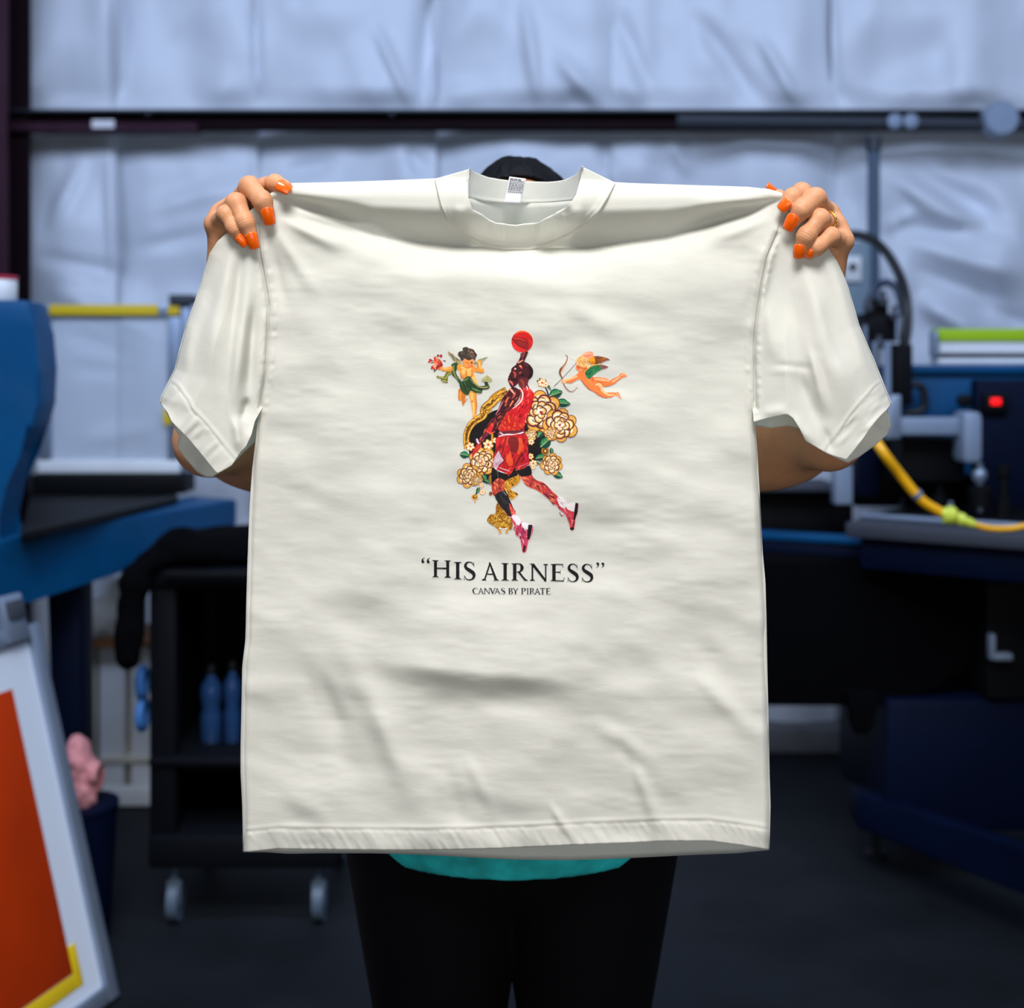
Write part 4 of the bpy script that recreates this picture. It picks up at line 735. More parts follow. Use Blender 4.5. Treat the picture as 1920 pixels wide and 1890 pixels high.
# ---------------------------------------------------------------- the person behind the shirt
M_skin = mat('warm_brown_skin', (206,146,106), .5, var=.08, vscale=45, bump=.10, bscale=260, sss=.10, spec=.35)
M_nail = mat('orange_gel_polish', (255,102,6), .25, coat=.4); M_hair = mat('black_hair', (5,4,5), .6, spec=.12, var=.4, vscale=60, bump=.5, bscale=160, stretch=(1,.25,1.2))
M_teal = mat('teal_tie_dye', (40,206,208), .8, var=.55, vscale=16); M_leg = mat('black_leggings', (9,8,13), .8, spec=.15)
M_gold = mat('gold', (226,176,70), .2, 1); M_mole = mat('brown_mole', (70,40,30), .6); M_eye = mat('eye_white', (230,226,220), .2); M_iris = mat('dark_iris', (40,24,16), .2); M_lip = mat('lip', (150,76,70), .45); M_shoe = mat('black_shoe', (18,18,20), .6)
BY = 1.80
person = empty('person', (0,BY,0), label='person hidden behind the white shirt, arms raised, in black leggings, teal top and orange nails', cat='person')
def hp(px, py, off): p = P(px,py,D0+off); return np.array(p)
HANDS = {
 'left': dict(wrist=hp(436,500,.052), elbow=np.array(P(394,826,1.60)), shoulder=np.array((-.185,BY,1.365)),
   fingers=[ # MCP, PIP, DIP, tip ; radii mm ; nail base, nail tip, nail width mm, nail normal
    ([hp(470,392,.052),hp(497,349,.022),hp(516,343,.006),hp(535,350,-.005)],[10.5,9.2,9.0,7.2],hp(521,341,-.0135),hp(545,356,-.012),14.5,(.15,-.95,.5)),
    ([hp(440,388,.046),hp(468,349,.004),hp(492,377,-.011),hp(502,402,-.009)],[11.5,11.0,10.6,7.8],hp(499,389,-.020),hp(507.5,422,-.0105),13.0,(.1,-1,.15)),
    ([hp(417,402,.038),hp(443,380,-.003),hp(460,417,-.012),hp(472,446,-.009)],[11.5,10.6,9.8,7.4],hp(469,436,-.019),hp(478.5,467,-.0105),12.2,(.1,-1,.12)),
    ([hp(404,420,.026),hp(424,401,-.004),hp(440,428,-.009),hp(452,448,-.006)],[10.2,9.4,8.6,6.8],hp(448,440,-.0155),hp(462,461,-.010),10.2,(.35,-1,.05))],
   thumb=[hp(425,462,.055),hp(455,432,.050),hp(490,408,.036),hp(512,398,.026)], tr=[14,12.5,11,8.5], tn=(hp(502,400,.036),hp(522,394,.026),13,(0,.8,.5))),
 'right': dict(wrist=hp(1536,512,.052), elbow=np.array(P(1553,815,1.60)), shoulder=np.array((.195,BY,1.365)),
   fingers=[
    ([hp(1527,388,.050),hp(1503,360,.012),hp(1485,370,-.006),hp(1474,383,-.010)],[11,10.2,9.6,7.4],hp(1478,374,-.018),hp(1461.5,393,-.012),12.4,(-.15,-1,.45)),
    ([hp(1552,402,.042),hp(1529,371,.000),hp(1503,393,-.014),hp(1489,413,-.011)],[11.5,11.0,10.4,7.8],hp(1490,402,-.022),hp(1475,432,-.012),13,(-.1,-1,.22)),
    ([hp(1566,426,.032),hp(1536,410,-.006),hp(1511,443,-.014),hp(1502,468,-.009)],[11.2,10.8,10,7.8],hp(1500,458,-.0205),hp(1496.5,485,-.012),12,(-.15,-1,.1)),
    ([hp(1580,452,.024),hp(1557,443,-.003),hp(1532,463,-.009),hp(1518,474,-.006)],[10.6,9.8,9,7.2],hp(1519,466,-.0155),hp(1513,483,-.0095),9.6,(-.4,-1,.0))],
   thumb=[hp(1552,470,.055),hp(1520,428,.052),hp(1484,390,.040),hp(1460,368,.030)], tr=[14,12.5,11,8], tn=(hp(1460,364,.030),hp(1439,345,.024),9,(0,-.8,.5)))}
def fill_hand(f, H):
    w = H['wrist']; mcps = [q[0][0] for q in H['fingers']]
    e = H['elbow']; f.cap(e, e*.4+w*.6, .041, .031, .02); f.cap(e*.4+w*.6, w, .031, .023, .02)
    for i,m in enumerate(mcps): f.cap(w, m, .019, .0118-.0004*i, .016)
    for a,b in zip(mcps,mcps[1:]): f.cap(a,b,.0105,.0105,.008)
    tb = H['thumb']; f.cap(w*.7+tb[0]*.3, tb[1], .017, H['tr'][1]/1000, .014)
    for a,b,ra,rb in zip(tb[1:],tb[2:],H['tr'][1:],H['tr'][2:]): f.cap(a,b,ra/1000,rb/1000,.004)
    X,Y,Z = np.meshgrid(*[a.astype(np.float32) for a in f.ax], indexing='ij')
    for J,R,*_ in H['fingers']:              # every finger is its own solid, melted into the palm only near its knuckle
        g = Field.__new__(Field); g.h,g.lo,g.ax = f.h,f.lo,f.ax; g.d = np.full(f.d.shape,.5,np.float32)
        for i in range(3): g.cap(J[i],J[i+1],R[i]/1000*(1 if i else .98),R[i+1]/1000*(.93 if i < 2 else 1),.0028)
        for i in (1,2): g.cap(J[i]*.96+J[i-1]*.04+np.array((0,-.0008,.0004)),J[i]*.96+J[i+1]*.04+np.array((0,-.0008,.0004)),R[i]/1000*.98,R[i]/1000*.96,.004)
        k = (.0005+.0075*np.clip(1-np.sqrt((X-J[0][0])**2+(Y-J[0][1])**2+(Z-J[0][2])**2)/.030,0,1)).astype(np.float32)
        q = np.maximum(k-np.abs(f.d-g.d),0)/k; f.d = np.minimum(f.d,g.d)-q*q*k*.25
def fill_body(f, g=0, legs=True, arms=True, head=True, torso=True):
    if torso:
        f.ell((0,BY,.83),(.222,.165,.165),.05,g); f.ell((0,BY-.025,.93),(.215,.165,.24),.06,g); f.ell((0,BY-.02,1.2),(.172,.128,.2),.06,g)
        f.cap((-.15,BY,1.36),(.15,BY,1.36),.062,.062,.06,g); f.ell((-.085,BY-.10,1.20),(.075,.06,.07),.05,g); f.ell((.085,BY-.10,1.20),(.075,.06,.07),.05,g)
    if head:
        f.cap((0,BY+.005,1.38),(.008,BY-.005,1.50),.060,.054,.04,g); hx = .010
        f.ell((hx,BY-.005,1.575),(.074,.094,.097),.02,g); f.ell((hx,BY-.045,1.525),(.056,.055,.062),.03,g)
        f.cap((hx,BY-.096,1.585),(hx,BY-.116,1.553),.008,.0125,.012,g); f.ell((hx,BY-.098,1.517),(.024,.010,.009),.010,g); f.ell((hx,BY-.088,1.488),(.022,.016,.014),.02,g)
        for s in (-1,1): f.ell((hx+s*.076,BY+.005,1.565),(.010,.022,.032),.008,g); f.ell((hx+s*.031,BY-.096,1.583),(.016,.012,.010),.008,0,True); f.ell((hx+s*.042,BY-.080,1.545),(.022,.02,.02),.02,g)
    if legs:
        for s in (-1,1):
            f.cap((s*.112,BY,.76),(s*.099,BY,.47),.120,.084,.012,g); f.cap((s*.099,BY,.47),(s*.10,BY+.02,.30),.084,.062,.004,g); f.cap((s*.10,BY+.02,.30),(s*.105,BY+.03,.09),.064,.040,.03,g)
            f.cap((s*.105,BY+.04,.05),(s*.125,BY-.12,.035),.042,.032,.02,g)
    if arms:
        for H in HANDS.values():
            e,s = H['elbow'],H['shoulder']; f.cap(s,s*.5+e*.5,.068,.066,.05,g); f.cap(s*.5+e*.5,e,.066,.042,.03,g); f.ell(s*.42+e*.58+np.array((0,0,-.046)),(.115,.055,.060),.04,g)
HB = {'left': ((-.46,1.36,1.450),(-.22,1.50,1.62)), 'right': ((.20,1.36,1.450),(.43,1.50,1.62))}
hh,hb = .0010,.005
fb = Field((-.55,1.33,-.005),(.55,2.05,1.72),hb); fill_body(fb)
for H in HANDS.values(): fill_hand(fb,H)
fb.d[:,:,0] = np.maximum(fb.d[:,:,0],.002)
Vb,Fb = fb.net(); cen = Vb[Fb].mean(1); keep = np.ones(len(Fb),bool); parts = []
for k,(lo,hi) in HB.items():
    keep &= ~((cen>np.array(lo)).all(1)&(cen<np.array(hi)).all(1))
    fh = Field(np.array(lo)-.006,np.array(hi)+.006,hh); fill_hand(fh,HANDS[k]); v,q = fh.net(); c = v[q].mean(1)
    for J,R,*_ in HANDS[k]['fingers']:       # skin creases across the back of the joints
        for i,am in ((1,.5),(2,.55)):
            ax = J[i+1]-J[i-1]; ax = ax/np.linalg.norm(ax); dv = v-J[i]; t = dv@ax; near = np.linalg.norm(dv,axis=1) < R[i]/1000*1.6; dors = (dv[:,1] < 0)|(dv[:,2] > .004)
            w = near*dors*am*.001*(np.exp(-((t-.0004)/.0008)**2)+.7*np.exp(-((t+.0024)/.0008)**2)+.6*np.exp(-((t-.003)/.0008)**2)); rad = dv-t[:,None]*ax; rad /= np.linalg.norm(rad,axis=1)[:,None]+1e-9
            v = v-rad*w[:,None]
    parts.append((v,q[((c>np.array(lo)-.002).all(1))&((c<np.array(hi)+.002).all(1))]))
VV,FF,off = [Vb],[Fb[keep]],len(Vb)
for v,q in parts: VV.append(v); FF.append(q+off); off += len(v)
V,Fq = np.vstack(VV),np.vstack(FF); uq,inv = np.unique(Fq,return_inverse=True)
npmesh('body', V[uq], inv.reshape(Fq.shape), M_skin, person)
# fingernails: long squared-off gel nails
def nail(base, tip, width, nrm):
    base,tip = Vector(base),Vector(tip); ax = (tip-base); L = ax.length; ax.normalize(); n = Vector(nrm); n = (n-ax*n.dot(ax)).normalized(); s = ax.cross(n)
    nu,nv = 11,15; r = width/1000*.5/math.sin(math.radians(62)); vs = []
    for j in range(nv):
        v = j/(nv-1); w = (math.sqrt(1-(1-min(v/.22,1))**2)*.35+.65 if v < .22 else 1)*(1 if v < .55 else 1-.22*(v-.55)/.45)
        for i in range(nu):
            u = i/(nu-1)*2-1; a = math.radians(62)*u*w; lat = r*math.sin(a); up = r*(math.cos(a)-1)
            vv = v+(.10*(abs(u)**2) if v < .12 else 0)-(.02*abs(u)**3 if v > .9 else 0)
            vs.append(base+ax*(L*vv)+s*lat+n*(up+.0012*math.sin(math.pi*v)))
    fs = [[j*nu+i,(j+1)*nu+i,(j+1)*nu+i+1,j*nu+i+1] for j in range(nv-1) for i in range(nu-1)]
    o = mesh('fingernail', vs, fs, M_nail, person, True); m = o.modifiers.new('thickness','SOLIDIFY'); m.thickness = .0012; m.offset = 0; return o
for H in HANDS.values():
    for J,R,nb,nt,w,nn in H['fingers']: nail(nb,nt,w,nn)
    nail(*H['tn'])
# mole on the right ring finger
bm = bmesh.new(); bmesh.ops.create_uvsphere(bm, u_segments=10, v_segments=6, radius=.0016); bmesh.ops.translate(bm, verts=bm.verts, vec=P(1522.5,433.5,D0-.0215)); bmobj('mole', bm, M_mole, person, True)
# clothes and hair
def field_part(name, lo, hi, h, fill, m, clip=None, smooth=True):
    f = Field(lo,hi,h); fill(f)
    if clip:
        X,Y,Z = np.meshgrid(*f.ax, indexing='ij'); f.d = np.maximum(f.d, clip(X,Y,Z)).astype(np.float32)
    for a in range(3):
        sl = [slice(None)]*3
        for q in (0,-1): sl[a] = q; f.d[tuple(sl)] = np.maximum(f.d[tuple(sl)],.001)
    v,q = f.net(); return npmesh(name, v, q, m, person, smooth)
def legwear(f): fill_body(f,.008,True,False,False,False); f.ell((0,BY-.025,.93),(.215,.165,.24),.06,.008); f.ell((0,BY,.83),(.222,.165,.165),.05,.008)
field_part('leggings', (-.30,1.52,.08),(.30,2.03,.90), .006, legwear, M_leg, lambda X,Y,Z: np.maximum(Z-.86,.11-Z))
def top(f):
    fill_body(f,.022,False,False,False,True)
    for H in HANDS.values(): e,s = H['elbow'],H['shoulder']; f.cap(s,s*.66+e*.34,.082,.084,.04)
field_part('teal_top', (-.42,1.50,.70),(.42,2.05,1.47), .006, top, M_teal, lambda X,Y,Z: np.maximum(.735-Z, Z-1.445))
def hair(f):
    hx = .010
    f.ell((hx,BY+.004,1.583),(.082,.104,.102),.012); f.ell((hx,BY+.05,1.55),(.084,.075,.13),.02); f.ell((hx,BY+.115,1.60),(.045,.045,.045),.02)
    pt = [(hx-.002,BY-.085+.03*k,1.652+.040*math.sin(min(k*.6,1.57))) for k in range(6)]
    for a,b in zip(pt,pt[1:]): f.cap(a,b,.0040,.0040,.008,0,True)
    X,Y,Z = np.meshgrid(*f.ax, indexing='ij'); f.d = (f.d-.0016*vnoise((X-hx)*130,np.arctan2(Z-1.56,Y-BY)*7,91)-.0022*vnoise((X-hx)*50,np.arctan2(Z-1.56,Y-BY)*5,92)).astype(np.float32)
field_part('hair', (-.10,1.67,1.42),(.13,2.0,1.72), .0025, hair, M_hair, lambda X,Y,Z: (BY-.078-Y)-(Z-1.648)*.9)
for s in (-1,1):
    bm = bmesh.new(); bmesh.ops.create_uvsphere(bm, u_segments=16, v_segments=10, radius=.0125); bmesh.ops.translate(bm, verts=bm.verts, vec=(.010+s*.031,BY-.0785,1.583)); e = bmobj('eye', bm, M_eye, person, True)
    bm = bmesh.new(); bmesh.ops.create_uvsphere(bm, u_segments=14, v_segments=8, radius=.0062); bmesh.ops.translate(bm, verts=bm.verts, vec=(.010+s*.031,BY-.0862,1.583)); bmobj('iris', bm, M_iris, e, True)
    tube('eyebrow', [(.010+s*.014,BY-.101,1.604),(.010+s*.032,BY-.099,1.609),(.010+s*.05,BY-.085,1.603)], [.0022,.003,.0012], M_hair, person, 8)
    field_part('shoe', (s*.12-.09,1.60,0),(s*.12+.09,1.95,.13), .004, lambda f: (f.cap((s*.105,BY+.05,.055),(s*.125,BY-.13,.040),.054,.042,.02), f.cap((s*.105,BY+.05,.055),(s*.105,BY+.035,.11),.054,.050,.02)), M_shoe, lambda X,Y,Z: np.maximum(.002-Z, Z-.115))
tube('lip', [(-.014,BY-.1045,1.516),(.002,BY-.1085,1.520),(.010,BY-.1085,1.5185),(.018,BY-.1085,1.520),(.034,BY-.1045,1.516)], [.0012,.0036,.0034,.0036,.0012], M_lip, person, 8)
# gold ring on the right ring finger
J = HANDS['right']['fingers'][2][0]; a,b = Vector(J[0]),Vector(J[1]); cc = a.lerp(b,.62); ax = (b-a).normalized(); q = ax.to_track_quat('Z','Y').to_matrix()
ring = empty('finger_ring', cc, label='thin gold ring on the ring finger of the hand at the right', cat='ring')
pts = [cc+q@Vector((math.cos(t)*.0122,math.sin(t)*.0122,0)) for t in np.linspace(0,2*math.pi,33)]
tube('band', pts, .0011, M_gold, ring, 10, 0)
for k in range(7):
    t = 2*math.pi*k/7; bm = bmesh.new(); bmesh.ops.create_icosphere(bm, subdivisions=1, radius=.0014); bmesh.ops.translate(bm, verts=bm.verts, vec=cc+q@Vector((math.cos(t)*.0132,math.sin(t)*.0132,0))); bmobj('bead', bm, M_gold, ring, True)
# ---------------------------------------------------------------- workshop behind
M_blue = mat('blue_enamel', (0,74,120), .5, var=.12, vscale=6, spec=.22); M_navy = mat('dark_blue_enamel', (0,10,36), .6, var=.15, spec=.12); M_black = mat('black_plastic', (9,10,13), .6, spec=.15); M_cloth = mat('black_cotton', (5,5,7), .95, spec=.05)
M_slate = mat('slate_grey_metal', (60,64,74), .6, .1); M_alu = mat('aluminium', (150,164,184), .38, .6, var=.1); M_yel = mat('yellow_tape', (232,196,20), .5); M_lime = mat('lime_tape', (166,204,0), .5)
M_mesh = mat('polyester_mesh', (214,222,232), .6, alpha=.45); M_white = mat('white_board', (234,236,238), .5, var=.05); M_bone = mat('beige_board', (208,203,186), .7, var=.1); M_wood = mat('plywood_edge', (120,72,30), .7, var=.3); M_felt = mat('grey_cloth', (206,202,196), .9, var=.15, vscale=12, bump=.4, bscale=30)
M_red = mat('red_plastic', (196,30,60), .4); M_jug = mat('white_plastic', (228,228,226), .4); M_pink = mat('pink_cloth', (206,136,140), .85, var=.2, vscale=14, bump=.3, bscale=30)
M_amber = mat('yellow_air_hose', (244,176,12), .35); M_fit = mat('lime_fitting', (214,226,80), .3); M_led = mat('red_led', (255,20,24), .4, emit=1.3); M_tapeblue = mat('blue_painter_tape', (60,120,190), .6)
M_clear = mat('clear_plastic', (40,74,120), .12, spec=.8, alpha=.6); M_rubber = mat('black_rubber', (12,13,16), .45)
# left press: curved blue head, tapered arm, leg
lp = empty('screen_printing_press', P(60,1674,3.2), label='blue screen printing press at the left with curved cabinet, arm and leg', cat='printing press')
lp.location.z = 0
prism('cabinet', [(960-(960-x)*1.0407,700+(y-700)*1.0407) for x,y in [(-170,566),(84,568),(92,580),(101,625),(107,690),(108,752),(96,795),(66,842),(48,905),(36,960),(29,1006),(56,1128),(-170,1150)]], 2.95, .12, M_blue, lp, .012)
bm = bmesh.new()
T = [P(-20,1022,2.90),P(28,1008,2.98),P(445,936,3.83)]; B = [P(-20,1150,2.90),P(62,1128,2.98),P(245,1068,3.40),P(445,985,3.83)]
fr = [bm.verts.new(p) for p in T+B[::-1]]; bk = [bm.verts.new(v.co+Vector((-.16,.10,0))) for v in fr]; bm.faces.new(fr); bm.faces.new(bk[::-1])
for i in range(len(fr)): bm.faces.new([fr[i],bk[i],bk[(i+1)%len(fr)],fr[(i+1)%len(fr)]])
bmesh.ops.bevel(bm, geom=list(bm.edges), offset=.006, segments=2, affect='EDGES'); autosmooth(bmobj('arm', bm, M_blue, lp))
a,b = P(88,1100,3.22),P(150,1100,3.22); bm = bmesh.new(); vs = add_box(bm,a.x,b.x,3.22,3.32,0,a.z,.004)
for v in vs:
    if v.co.z < .1: v.co.x = (v.co.x-a.x)*.7+a.x+.03
autosmooth(bmobj('leg', bm, M_navy, lp)); box('foot_plate', a.x-.02, b.x+.04, 3.18, 3.36, 0, .02, M_navy, lp)
pl = lp
def quad_slab(name, pts, z0, z1, m, parent):
    bm = bmesh.new(); lo = [bm.verts.new((x,y,z0)) for x,y in pts]; hi = [bm.verts.new((x,y,z1)) for x,y in pts]; bm.faces.new(lo[::-1]); bm.faces.new(hi); n = len(pts)
    for i in range(n): bm.faces.new([lo[i],lo[(i+1)%n],hi[(i+1)%n],hi[i]])
    bmesh.ops.bevel(bm, geom=list(bm.edges), offset=.004, segments=2, affect='EDGES'); return autosmooth(bmobj(name, bm, m, parent))
def gp(px, py, z): d = (EYE-z)*F_PX/(py-HORIZON); return ((px-960)/F_PX*d, d)
quad_slab('pallet_table', [gp(40,1000,1.01),gp(334,932,1.01),gp(330,908,1.01),gp(62,905,1.01)], .985, 1.012, M_black, pl)
quad_slab('rubber_edge', [gp(42,1003,1.02),gp(334,934,1.02),gp(332,926,1.02),gp(45,992,1.02)], 1.005, 1.022, M_black, pl)
pbox('rear_block', 58, 345, 890, 926, 3.90, .14, M_black, pl)
for px in (110,250): x,y = gp(px,915,1.0); box('leg', x-.02, x+.02, y+.05, y+.09, 0, .99, M_black, pl)
# screen frame with yellow tape, standing on the table
def screen(name, label, px0, px1, py0, py1, d, bar, tape, extra=None):
    s = empty(name, P((px0+px1)/2,py1,d), label=label, cat='printing screen', group='printing screens stored on the machines')
    pbox('frame_bar', px0, px1, py0, py0+bar, d, .035, M_alu, s); pbox('frame_bar', px0, px1, py1-bar, py1, d, .035, M_white, s)
    pbox('frame_bar', px0, px0+bar, py0+bar, py1-bar, d, .035, M_alu, s); pbox('frame_bar', px1-bar, px1, py0+bar, py1-bar, d, .035, M_alu, s)
    pbox('mesh_sheet', px0+bar, px1-bar, py0+bar, py1-bar, d+.015, .002, M_mesh, s, 0)
    return s
s1 = screen('printing_screen', 'pale printing screen with a yellow taped top edge, behind the blue press cabinet', 70, 338, 571, 887, 3.95, 24, M_yel)
pbox('yellow_tape', 92, 296, 571, 591, 3.943, .006, M_yel, s1, .001); pbox('yellow_tape', 314, 336, 571, 591, 3.943, .006, M_yel, s1, .001); pbox('yellow_tape', 306, 322, 764, 796, 3.943, .006, M_yel, s1, .001)
pbox('clamp', 316, 362, 552, 570, 3.93, .07, M_slate, s1); pbox('side_rail', 338, 356, 566, 887, 3.95, .04, M_alu, s1)
jg = empty('plastic_tub', P(0,566,3.05), label='small white tub with a red lid on the blue press cabinet', cat='tub')
a = P(6,566,3.08); lathe('tub', [(0,.036),(.004,.038),(.052,.038),(.054,.036)], a-Vector((.006,0,0)), (0,0,1), M_jug, jg); lathe('lid', [(.054,.040),(.060,.040),(.062,.036)], a-Vector((.006,0,0)), (0,0,1), M_red, jg)
# storage behind: boards on a shelf, grey cloth, pink rag
st = empty('storage_rack', P(215,1514,4.09), label='low white and beige storage rack with a plywood shelf, beside the black cart', cat='rack'); st.location.z = 0
for p0,p1,m in ((140,180,M_bone),(186,232,M_white),(246,300,M_white)): pbox('board', p0,p1,1208,1506,4.12,.03,m,st)
pbox('board', 176, 250, 1212, 1490, 4.16, .02, M_bone, st); pbox('shelf', 140, 300, 1203, 1214, 4.05, .3, M_wood, st); pbox('kick_board', 184, 300, 1476, 1512, 4.07, .03, M_white, st); pbox('low_shelf', 184, 300, 1420, 1432, 4.11, .2, M_bone, st)
def blob(name, label, cat, fill, lo, hi, h, m, noise=.006, nsc=26):
    f = Field(lo,hi,h); fill(f); X,Y,Z = np.meshgrid(*f.ax, indexing='ij')
    f.d = (f.d+noise*(vnoise(X*nsc+Y*nsc*.7,Z*nsc,5)+.6*vnoise(X*nsc*2.1,Z*nsc*1.7+Y*nsc,6))).astype(np.float32)
    v,q = f.net(); o = npmesh(name, v, q, m, None); return tag(o, label, cat)
def ep(px,py,d,rx,ry,rz): return P(px,py,d),(rx,ry,rz)
blob('cloth_bundle','crumpled grey cloth bundle on the low storage rack under the blue arm','cloth', lambda f: (f.ell(*ep(190,1160,4.12,.085,.09,.068),.03), f.ell(*ep(228,1140,4.14,.06,.08,.10),.03), f.ell(*ep(160,1180,4.12,.06,.07,.045),.03)), P(90,1215,3.95), P(300,1020,4.4), .006, M_felt)
blob('pink_rag','crumpled pink rag hanging over a dark bin behind the leaning screen','rag', lambda f: (f.ell(*ep(142,1420,3.1,.035,.045,.045),.02), f.ell(*ep(155,1480,3.1,.040,.045,.07),.03), f.ell(*ep(176,1448,3.1,.025,.035,.026),.02), f.ell(*ep(138,1398,3.1,.022,.026,.018),.02)), P(90,1590,2.95), P(225,1340,3.25), .005, M_pink, .006, 34)
bn = empty('waste_bin', P(140,1760,3.1), label='dark blue bin under the pink rag', cat='bin'); bn.location.z = 0
c = P(148,1600,3.1); lathe('bucket', [(0,.062),(.02,.07),(.335,.088),(.337,.080),(.03,.062)], (c.x,3.11,0), (0,0,1), M_navy, bn, 28); lathe('rim', [(.325,.091),(.338,.091)], (c.x,3.11,0), (0,0,1), M_navy, bn, 28)
# black utility cart
ct = empty('utility_cart', P(455,1745,3.3), label='black utility cart on grey casters, left of the person', cat='cart'); ct.location.z = 0
X0,X1,Y0,Y1 = P(276,0,3.17).x, P(634,0,3.17).x, 3.17, 3.68
M_cart = mat('charcoal_plastic', (9,12,18), .6, spec=.12)
for nm,z0,z1 in (('top_tray',.845,.895),('middle_shelf',.40,.43),('bottom_shelf',.15,.235)): box(nm, X0,X1,Y0,Y1,z0,z1,M_cart,ct,.012)
for x in (X0+.035,X1-.035):
    for y in (Y0+.03,Y1-.03): box('upright', x-.033,x+.033,y-.02,y+.02,.23,.85,M_cart,ct,.006)
box('shade_panel', X0+.028,X0+.038,Y0+.05,Y1-.05,.235,.845,M_black,ct,.002); box('shade_panel', X1-.038,X1-.028,Y0+.05,Y1-.05,.235,.845,M_black,ct,.002)  # black panels added to keep the inside of the cart dark
box('back_panel', X0+.06, X1-.06, Y1-.03, Y1-.02, .43,.85, M_black, ct, .002); box('lower_back_panel', X0+.06, X1-.06, Y1-.03, Y1-.02, .235,.40, M_black, ct, .002); box('push_handle', X0+.05, X1-.05, Y0-.035, Y0-.015, .875, .895, M_black, ct, .006)
M_cast = mat('pale_caster', (84,100,118), .5)
for x in (X0+.055,X1-.055):
    for y in (Y0+.05,Y1-.06):
        c = lathe('caster', [(0,.012),(.045,.014),(.05,.022)], (x,y,.10), (0,0,1), M_cast, ct, 12)
        bm = bmesh.new(); tube_bm(bm, [(x-.013,y+.012,.052),(x+.013,y+.012,.052)], .052, 20); autosmooth(bmobj('wheel', bm, M_cast, c)); box('fork', x-.018,x+.018,y-.012,y+.012,.045,.105,M_cast,c,.003)
def bottle(px, pyb, d, h, r, lab, i):
    b = P(px,pyb,d); e = empty('squeeze_bottle', (b.x,b.y,.43), label=lab, cat='bottle', group='bottles on the black cart')
    lathe('bottle_body', [(0,r*.9),(.004,r),(h*.35,r),(h*.45,r*.8),(h*.55,r),(h*.72,r),(h*.84,r*.45),(h*.9,r*.4)], (b.x,b.y,.431), (0,0,1), M_clear, e, 20); lathe('cap', [(h*.88,r*.5),(h*.97,r*.48),(h,r*.2)], (b.x,b.y,.431), (0,0,1), M_black, e, 16)
bottle(396,1425,3.3,.20,.027,'blue tinted clear bottle on the cart shelf, the left one',1); bottle(436,1425,3.3,.21,.022,'narrower blue tinted bottle on the cart shelf, nearer the white shirt',0)
for k,(py,lab) in enumerate(((1285,'upper blue tape roll hung on the side of the black cart'),(1345,'lower blue tape roll hung on the side of the black cart'))):
    p = P(270,py,3.19); bm = bmesh.new(); pts = [(p.x-.012,p.y+.03+.032*math.cos(t),p.z+.034*math.sin(t)) for t in np.linspace(0,2*math.pi,25)]; tube_bm(bm, pts, .011, 8, False); o = autosmooth(bmobj('tape_roll', bm, M_tapeblue)); tag(o, lab, 'tape', 'blue tape rolls on the cart')
blob('black_garment','black garment draped over the top of the utility cart, one sleeve hanging down','garment', lambda f: (f.ell((-.62,3.40,.915),(.27,.20,.06),.04), f.ell((-.80,3.30,.93),(.12,.13,.05),.04), f.cap((-.84,3.26,.935),(-.922,3.13,.87),.05,.040,.03), f.cap((-.922,3.13,.87),(-.935,3.11,.69),.038,.032,.02), f.ell((-.50,3.40,.95),(.2,.16,.045),.03), f.put((X0-.004,Y0-.04,.2),(X1+.1,Y1+.1,.898),.012,lambda X,Y,Z: np.maximum(np.maximum(X0-.004-X,Z-.898),Y0-.038-Y),True)), (-1.06,3.05,.62),(-.26,3.70,1.05), .007, M_cloth, .007, 16)
# leaning screen with an orange stencil, near left
a1 = math.radians(72); e1 = Vector((-math.cos(a1),-math.sin(a1),0)); Bc = P(213,1868,2.83); Bc.z = .004; lean = Vector((-math.sin(a1),math.cos(a1),0)); Tc = P(62,1168,2.89); upv = (Tc-Bc); L = upv.length; upv.normalize(); nrm = e1.cross(upv).normalized()
ls = empty('stencil_screen', Bc, label='aluminium printing screen with an orange stencil leaning at the lower left', cat='printing screen')
MX = Matrix.Identity(4)
for i in range(3): MX[i][0] = e1[i]; MX[i][1] = nrm[i]; MX[i][2] = upv[i]; MX[i][3] = Bc[i]
Wd = .58
def lbox(nm, u0,u1,v0,v1,n0,n1,m,bev=.003): return box(nm,u0,u1,n0,n1,v0,v1,m,ls,bev,MX)
M_emul = mat('orange_emulsion', (186,52,0), .6, spec=.2, var=.12, vscale=5); M_mesh2 = mat('white_mesh', (216,224,236), .55)
lbox('frame_bar',0,.034,0,L,-.018,.018,M_alu); lbox('frame_bar',Wd-.034,Wd,0,L,-.018,.018,M_alu); lbox('frame_bar',.034,Wd-.034,0,.036,-.018,.018,M_alu); lbox('frame_bar',.034,Wd-.034,L-.036,L,-.018,.018,M_alu)
lbox('mesh_sheet',.034,Wd-.034,.036,L-.036,-.004,.004,M_mesh2,0)
lbox('stencil',.115,Wd-.11,.10,L-.125,-.0065,.0065,M_emul,.001); lbox('yellow_tape',.09,Wd-.09,.066,.098,-.0062,.0062,M_yel,.001); lbox('yellow_tape',.09,.114,.066,.155,-.0063,.0063,M_yel,.001)
lbox('clamp',.05,.12,L-.03,L+.075,-.03,.03,M_alu,.006); lbox('clamp_jaw',.06,.11,L+.02,L+.06,-.04,.04,M_slate,.004)
